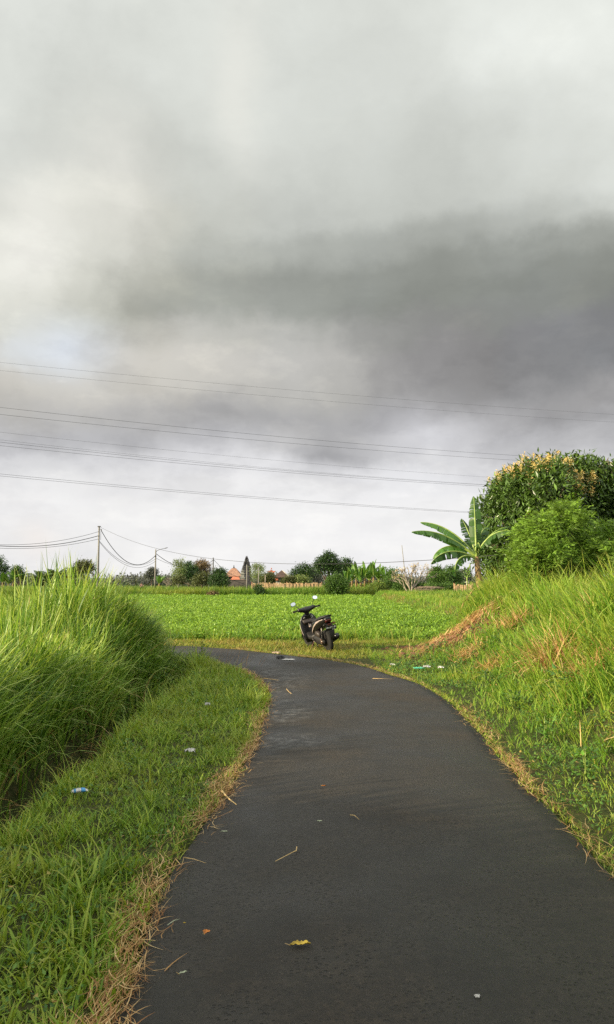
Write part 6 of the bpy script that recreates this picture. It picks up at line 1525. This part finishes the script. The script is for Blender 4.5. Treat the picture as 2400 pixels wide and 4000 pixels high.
# front apron, headlight, mudguard, fork
mb = MB(); mb.loft([((1.06, 0, .36), (0, .09, 0), (.05, 0, .03)), ((1.07, 0, .50), (0, .12, 0), (.07, 0, .02)), ((1.07, 0, .66), (0, .14, 0), (.07, 0, .02)), ((1.05, 0, .80), (0, .11, 0), (.06, 0, .02)), ((1.02, 0, .89), (0, .06, 0), (.03, 0, .01))], 18, 2.3); mb.build('front_apron', M['sc_black'], S, smooth=True)
for s in (1, -1): mb = MB(); mb.tube([(1.24, s*.065, .28), (1.10, s*.065, .62)], .018, 10); mb.build('fork_leg', M['sc_metal'], S, smooth=True)
mb = MB(); secs = []
for a_ in np.linspace(R(-10), R(130), 9): secs.append(((1.26+.30*math.cos(a_), 0, .26+.30*math.sin(a_)), (0, .06, 0), (.012*math.cos(a_), 0, .012*math.sin(a_))))
mb.loft(secs, 12, 3); mb.build('front_mudguard', M['sc_black'], S, smooth=True)
mb = MB(); mb.loft([((1.06, 0, .985), (0, .09, 0), (.0, 0, .055)), ((1.11, 0, .975), (0, .075, 0), (0, 0, .045)), ((1.12, 0, .972), (0, .05, 0), (0, 0, .03))], 16, 2.5); mb.build('headlight', M['mirror'], S, smooth=True)
# handlebar cover: winged shape
HX, HZ = .99, .985
mb = MB(); secs = []
for y_, dx_, dz_, a_, b_ in [(-.235, -.02, .035, .028, .026), (-.20, -.02, .035, .045, .042), (-.12, 0, .015, .055, .045), (-.05, .01, .0, .075, .062), (0, .015, -.002, .082, .070), (.05, .01, .0, .075, .062), (.12, 0, .015, .055, .045), (.20, -.02, .035, .045, .042), (.235, -.02, .035, .028, .026)]:
    secs.append(((HX+dx_, y_, HZ+dz_), (a_*1.15, 0, 0), (0, 0, b_*1.25)))
mb.loft(secs, 16, 2.4)
mb.loft([((1.0, 0, .86), (0, .05, 0), (.045, 0, 0)), ((1.0, 0, .95), (0, .075, 0), (.055, 0, 0))], 14, 2.6)
hb = mb.build('handlebar_cover', M['sc_black'], S, smooth=True)
mb = MB(); mb.loft([((HX-.03, 0, HZ+.05), (0, .075, 0), (.035, 0, .006)), ((HX-.035, 0, HZ+.068), (0, .055, 0), (.025, 0, .004))], 16, 3); mb.build('dashboard', M['sc_brown'], hb, smooth=True)
for s in (1, -1):
    mb = MB(); mb.box((HX-.05, s*.195, HZ+.035), (.03, .06, .05)); mb.build('switch_box', M['sc_brown'], hb, bevel=.008)
    mb = MB(); mb.tube([(HX-.02, s*.225, HZ+.035), (HX-.045, s*.36, HZ+.03)], [.018, .018], 10); mb.tube([(HX-.045, s*.36, HZ+.03), (HX-.047, s*.37, HZ+.03)], .022, 10); mb.build('grip', M['rubber'], S, smooth=True)
    mb = MB(); mb.tube([(HX+.03, s*.21, HZ+.02), (HX+.035, s*.28, HZ+.005), (HX+.02, s*.36, HZ)], [.008, .008, .006], 8); mb.build('brake_lever', M['sc_metal'], S, smooth=True)
    mi = empty_part('mirror'); e_ = Vector((HX+.05, s*.265, HZ+.17)) if s > 0 else Vector((HX+.05, s*.285, HZ+.205))
    mb = MB(); mb.tube([(HX, s*.18, HZ+.05), (HX+.01, s*.19, HZ+.10), tuple(e_)], .006, 8); mb.build('stem', M['sc_black'], mi, smooth=True)
    c_ = e_+Vector((0, s*.03, .04)); Mm = Matrix.Translation(c_) @ Matrix.Rotation(R(-4 if s > 0 else 6), 4, 'Z') @ Matrix.Rotation(R(14), 4, 'Y') @ Matrix.Rotation(R(s*-10), 4, 'X')
    mb = MB(); mb.loft([((-.004, 0, 0), (0, .068, 0), (0, 0, .048)), ((.01, 0, 0), (0, .07, 0), (0, 0, .05)), ((.03, 0, 0), (0, .045, 0), (0, 0, .03))], 20, 2.5); mb.v = [tuple(Mm @ Vector(v)) for v in mb.v]; mb.build('housing', M['sc_black'], mi, smooth=False, bevel=.004)
    mb = MB(); mb.loft([((-.0075, 0, 0), (0, .062, 0), (0, 0, .043)), ((-.005, 0, 0), (0, .062, 0), (0, 0, .043))], 20, 2.5); mb.v = [tuple(Mm @ Vector(v)) for v in mb.v]; mb.build('glass', M['mirror'], mi)
mb = MB(); mb.tube([(.55, .12, .27), (.50, .24, .13), (.52, .27, .06)], [.012, .011, .011], 8); mb.box((.53, .275, .055), (.07, .03, .008)); mb.build('side_stand', M['sc_rust'], S, smooth=False)
mb = MB(); mb.tube([(.36, .13, .22), (.26, .17, .14), (.30, .10, .12), (.30, -.10, .12)], .011, 8); mb.build('centre_stand', M['sc_black'], S, smooth=True)
for s in (1, -1): mb = MB(); mb.tube([(.40, s*.12, .30), (.34, s*.22, .32)], [.014, .016], 8); mb.build('foot_peg', M['rubber'], S, smooth=True)


# ragged dry clumps and rank weeds that break up the bank
for k_, (x_, y_, n_, L_) in enumerate([(3.5, 9.6, 260, (.2, .5)), (4.4, 11.8, 220, (.25, .6)), (3.0, 12.6, 200, (.15, .35)), (3.1, 7.2, 160, (.15, .35)), (2.9, 14.2, 260, (.12, .35)), (3.9, 14.6, 240, (.2, .45)), (4.6, 8.9, 180, (.3, .7))]):
    hay('dead_grass_clump', ['brown dead clump in the middle of the right bank slope', 'dead tuft high on the right bank', 'low dead tuft at the foot of the bank', 'small dead tuft near the lower right verge', 'straw patch just in front of the soil heap', 'straw patch above the soil heap', 'dead stalks standing near the right edge'][k_], (x_, y_, 0), (x_+.2, y_-.25, 0), n_, 60+k_, L=L_, sp=.16, hang=1.2)
for k_, (px_, py_) in enumerate([(2010, 2780), (2130, 2900), (1900, 2690), (2290, 3050), (1780, 2640), (2250, 2700)]):
    weed('broadleaf_weed', ['dark broadleaf weed in the verge halfway up the lane', 'broadleaf weed left of the lower bank clump', 'small weed above the bend on the right verge', 'broadleaf weed near the right edge low on the bank', 'small weed right of the turquoise bag', 'weed high on the bank near the right edge'][k_], px_, py_, 60, .075, 90+k_, ['leaf_mid', 'leaf_banana_far'][k_ % 2], .26)
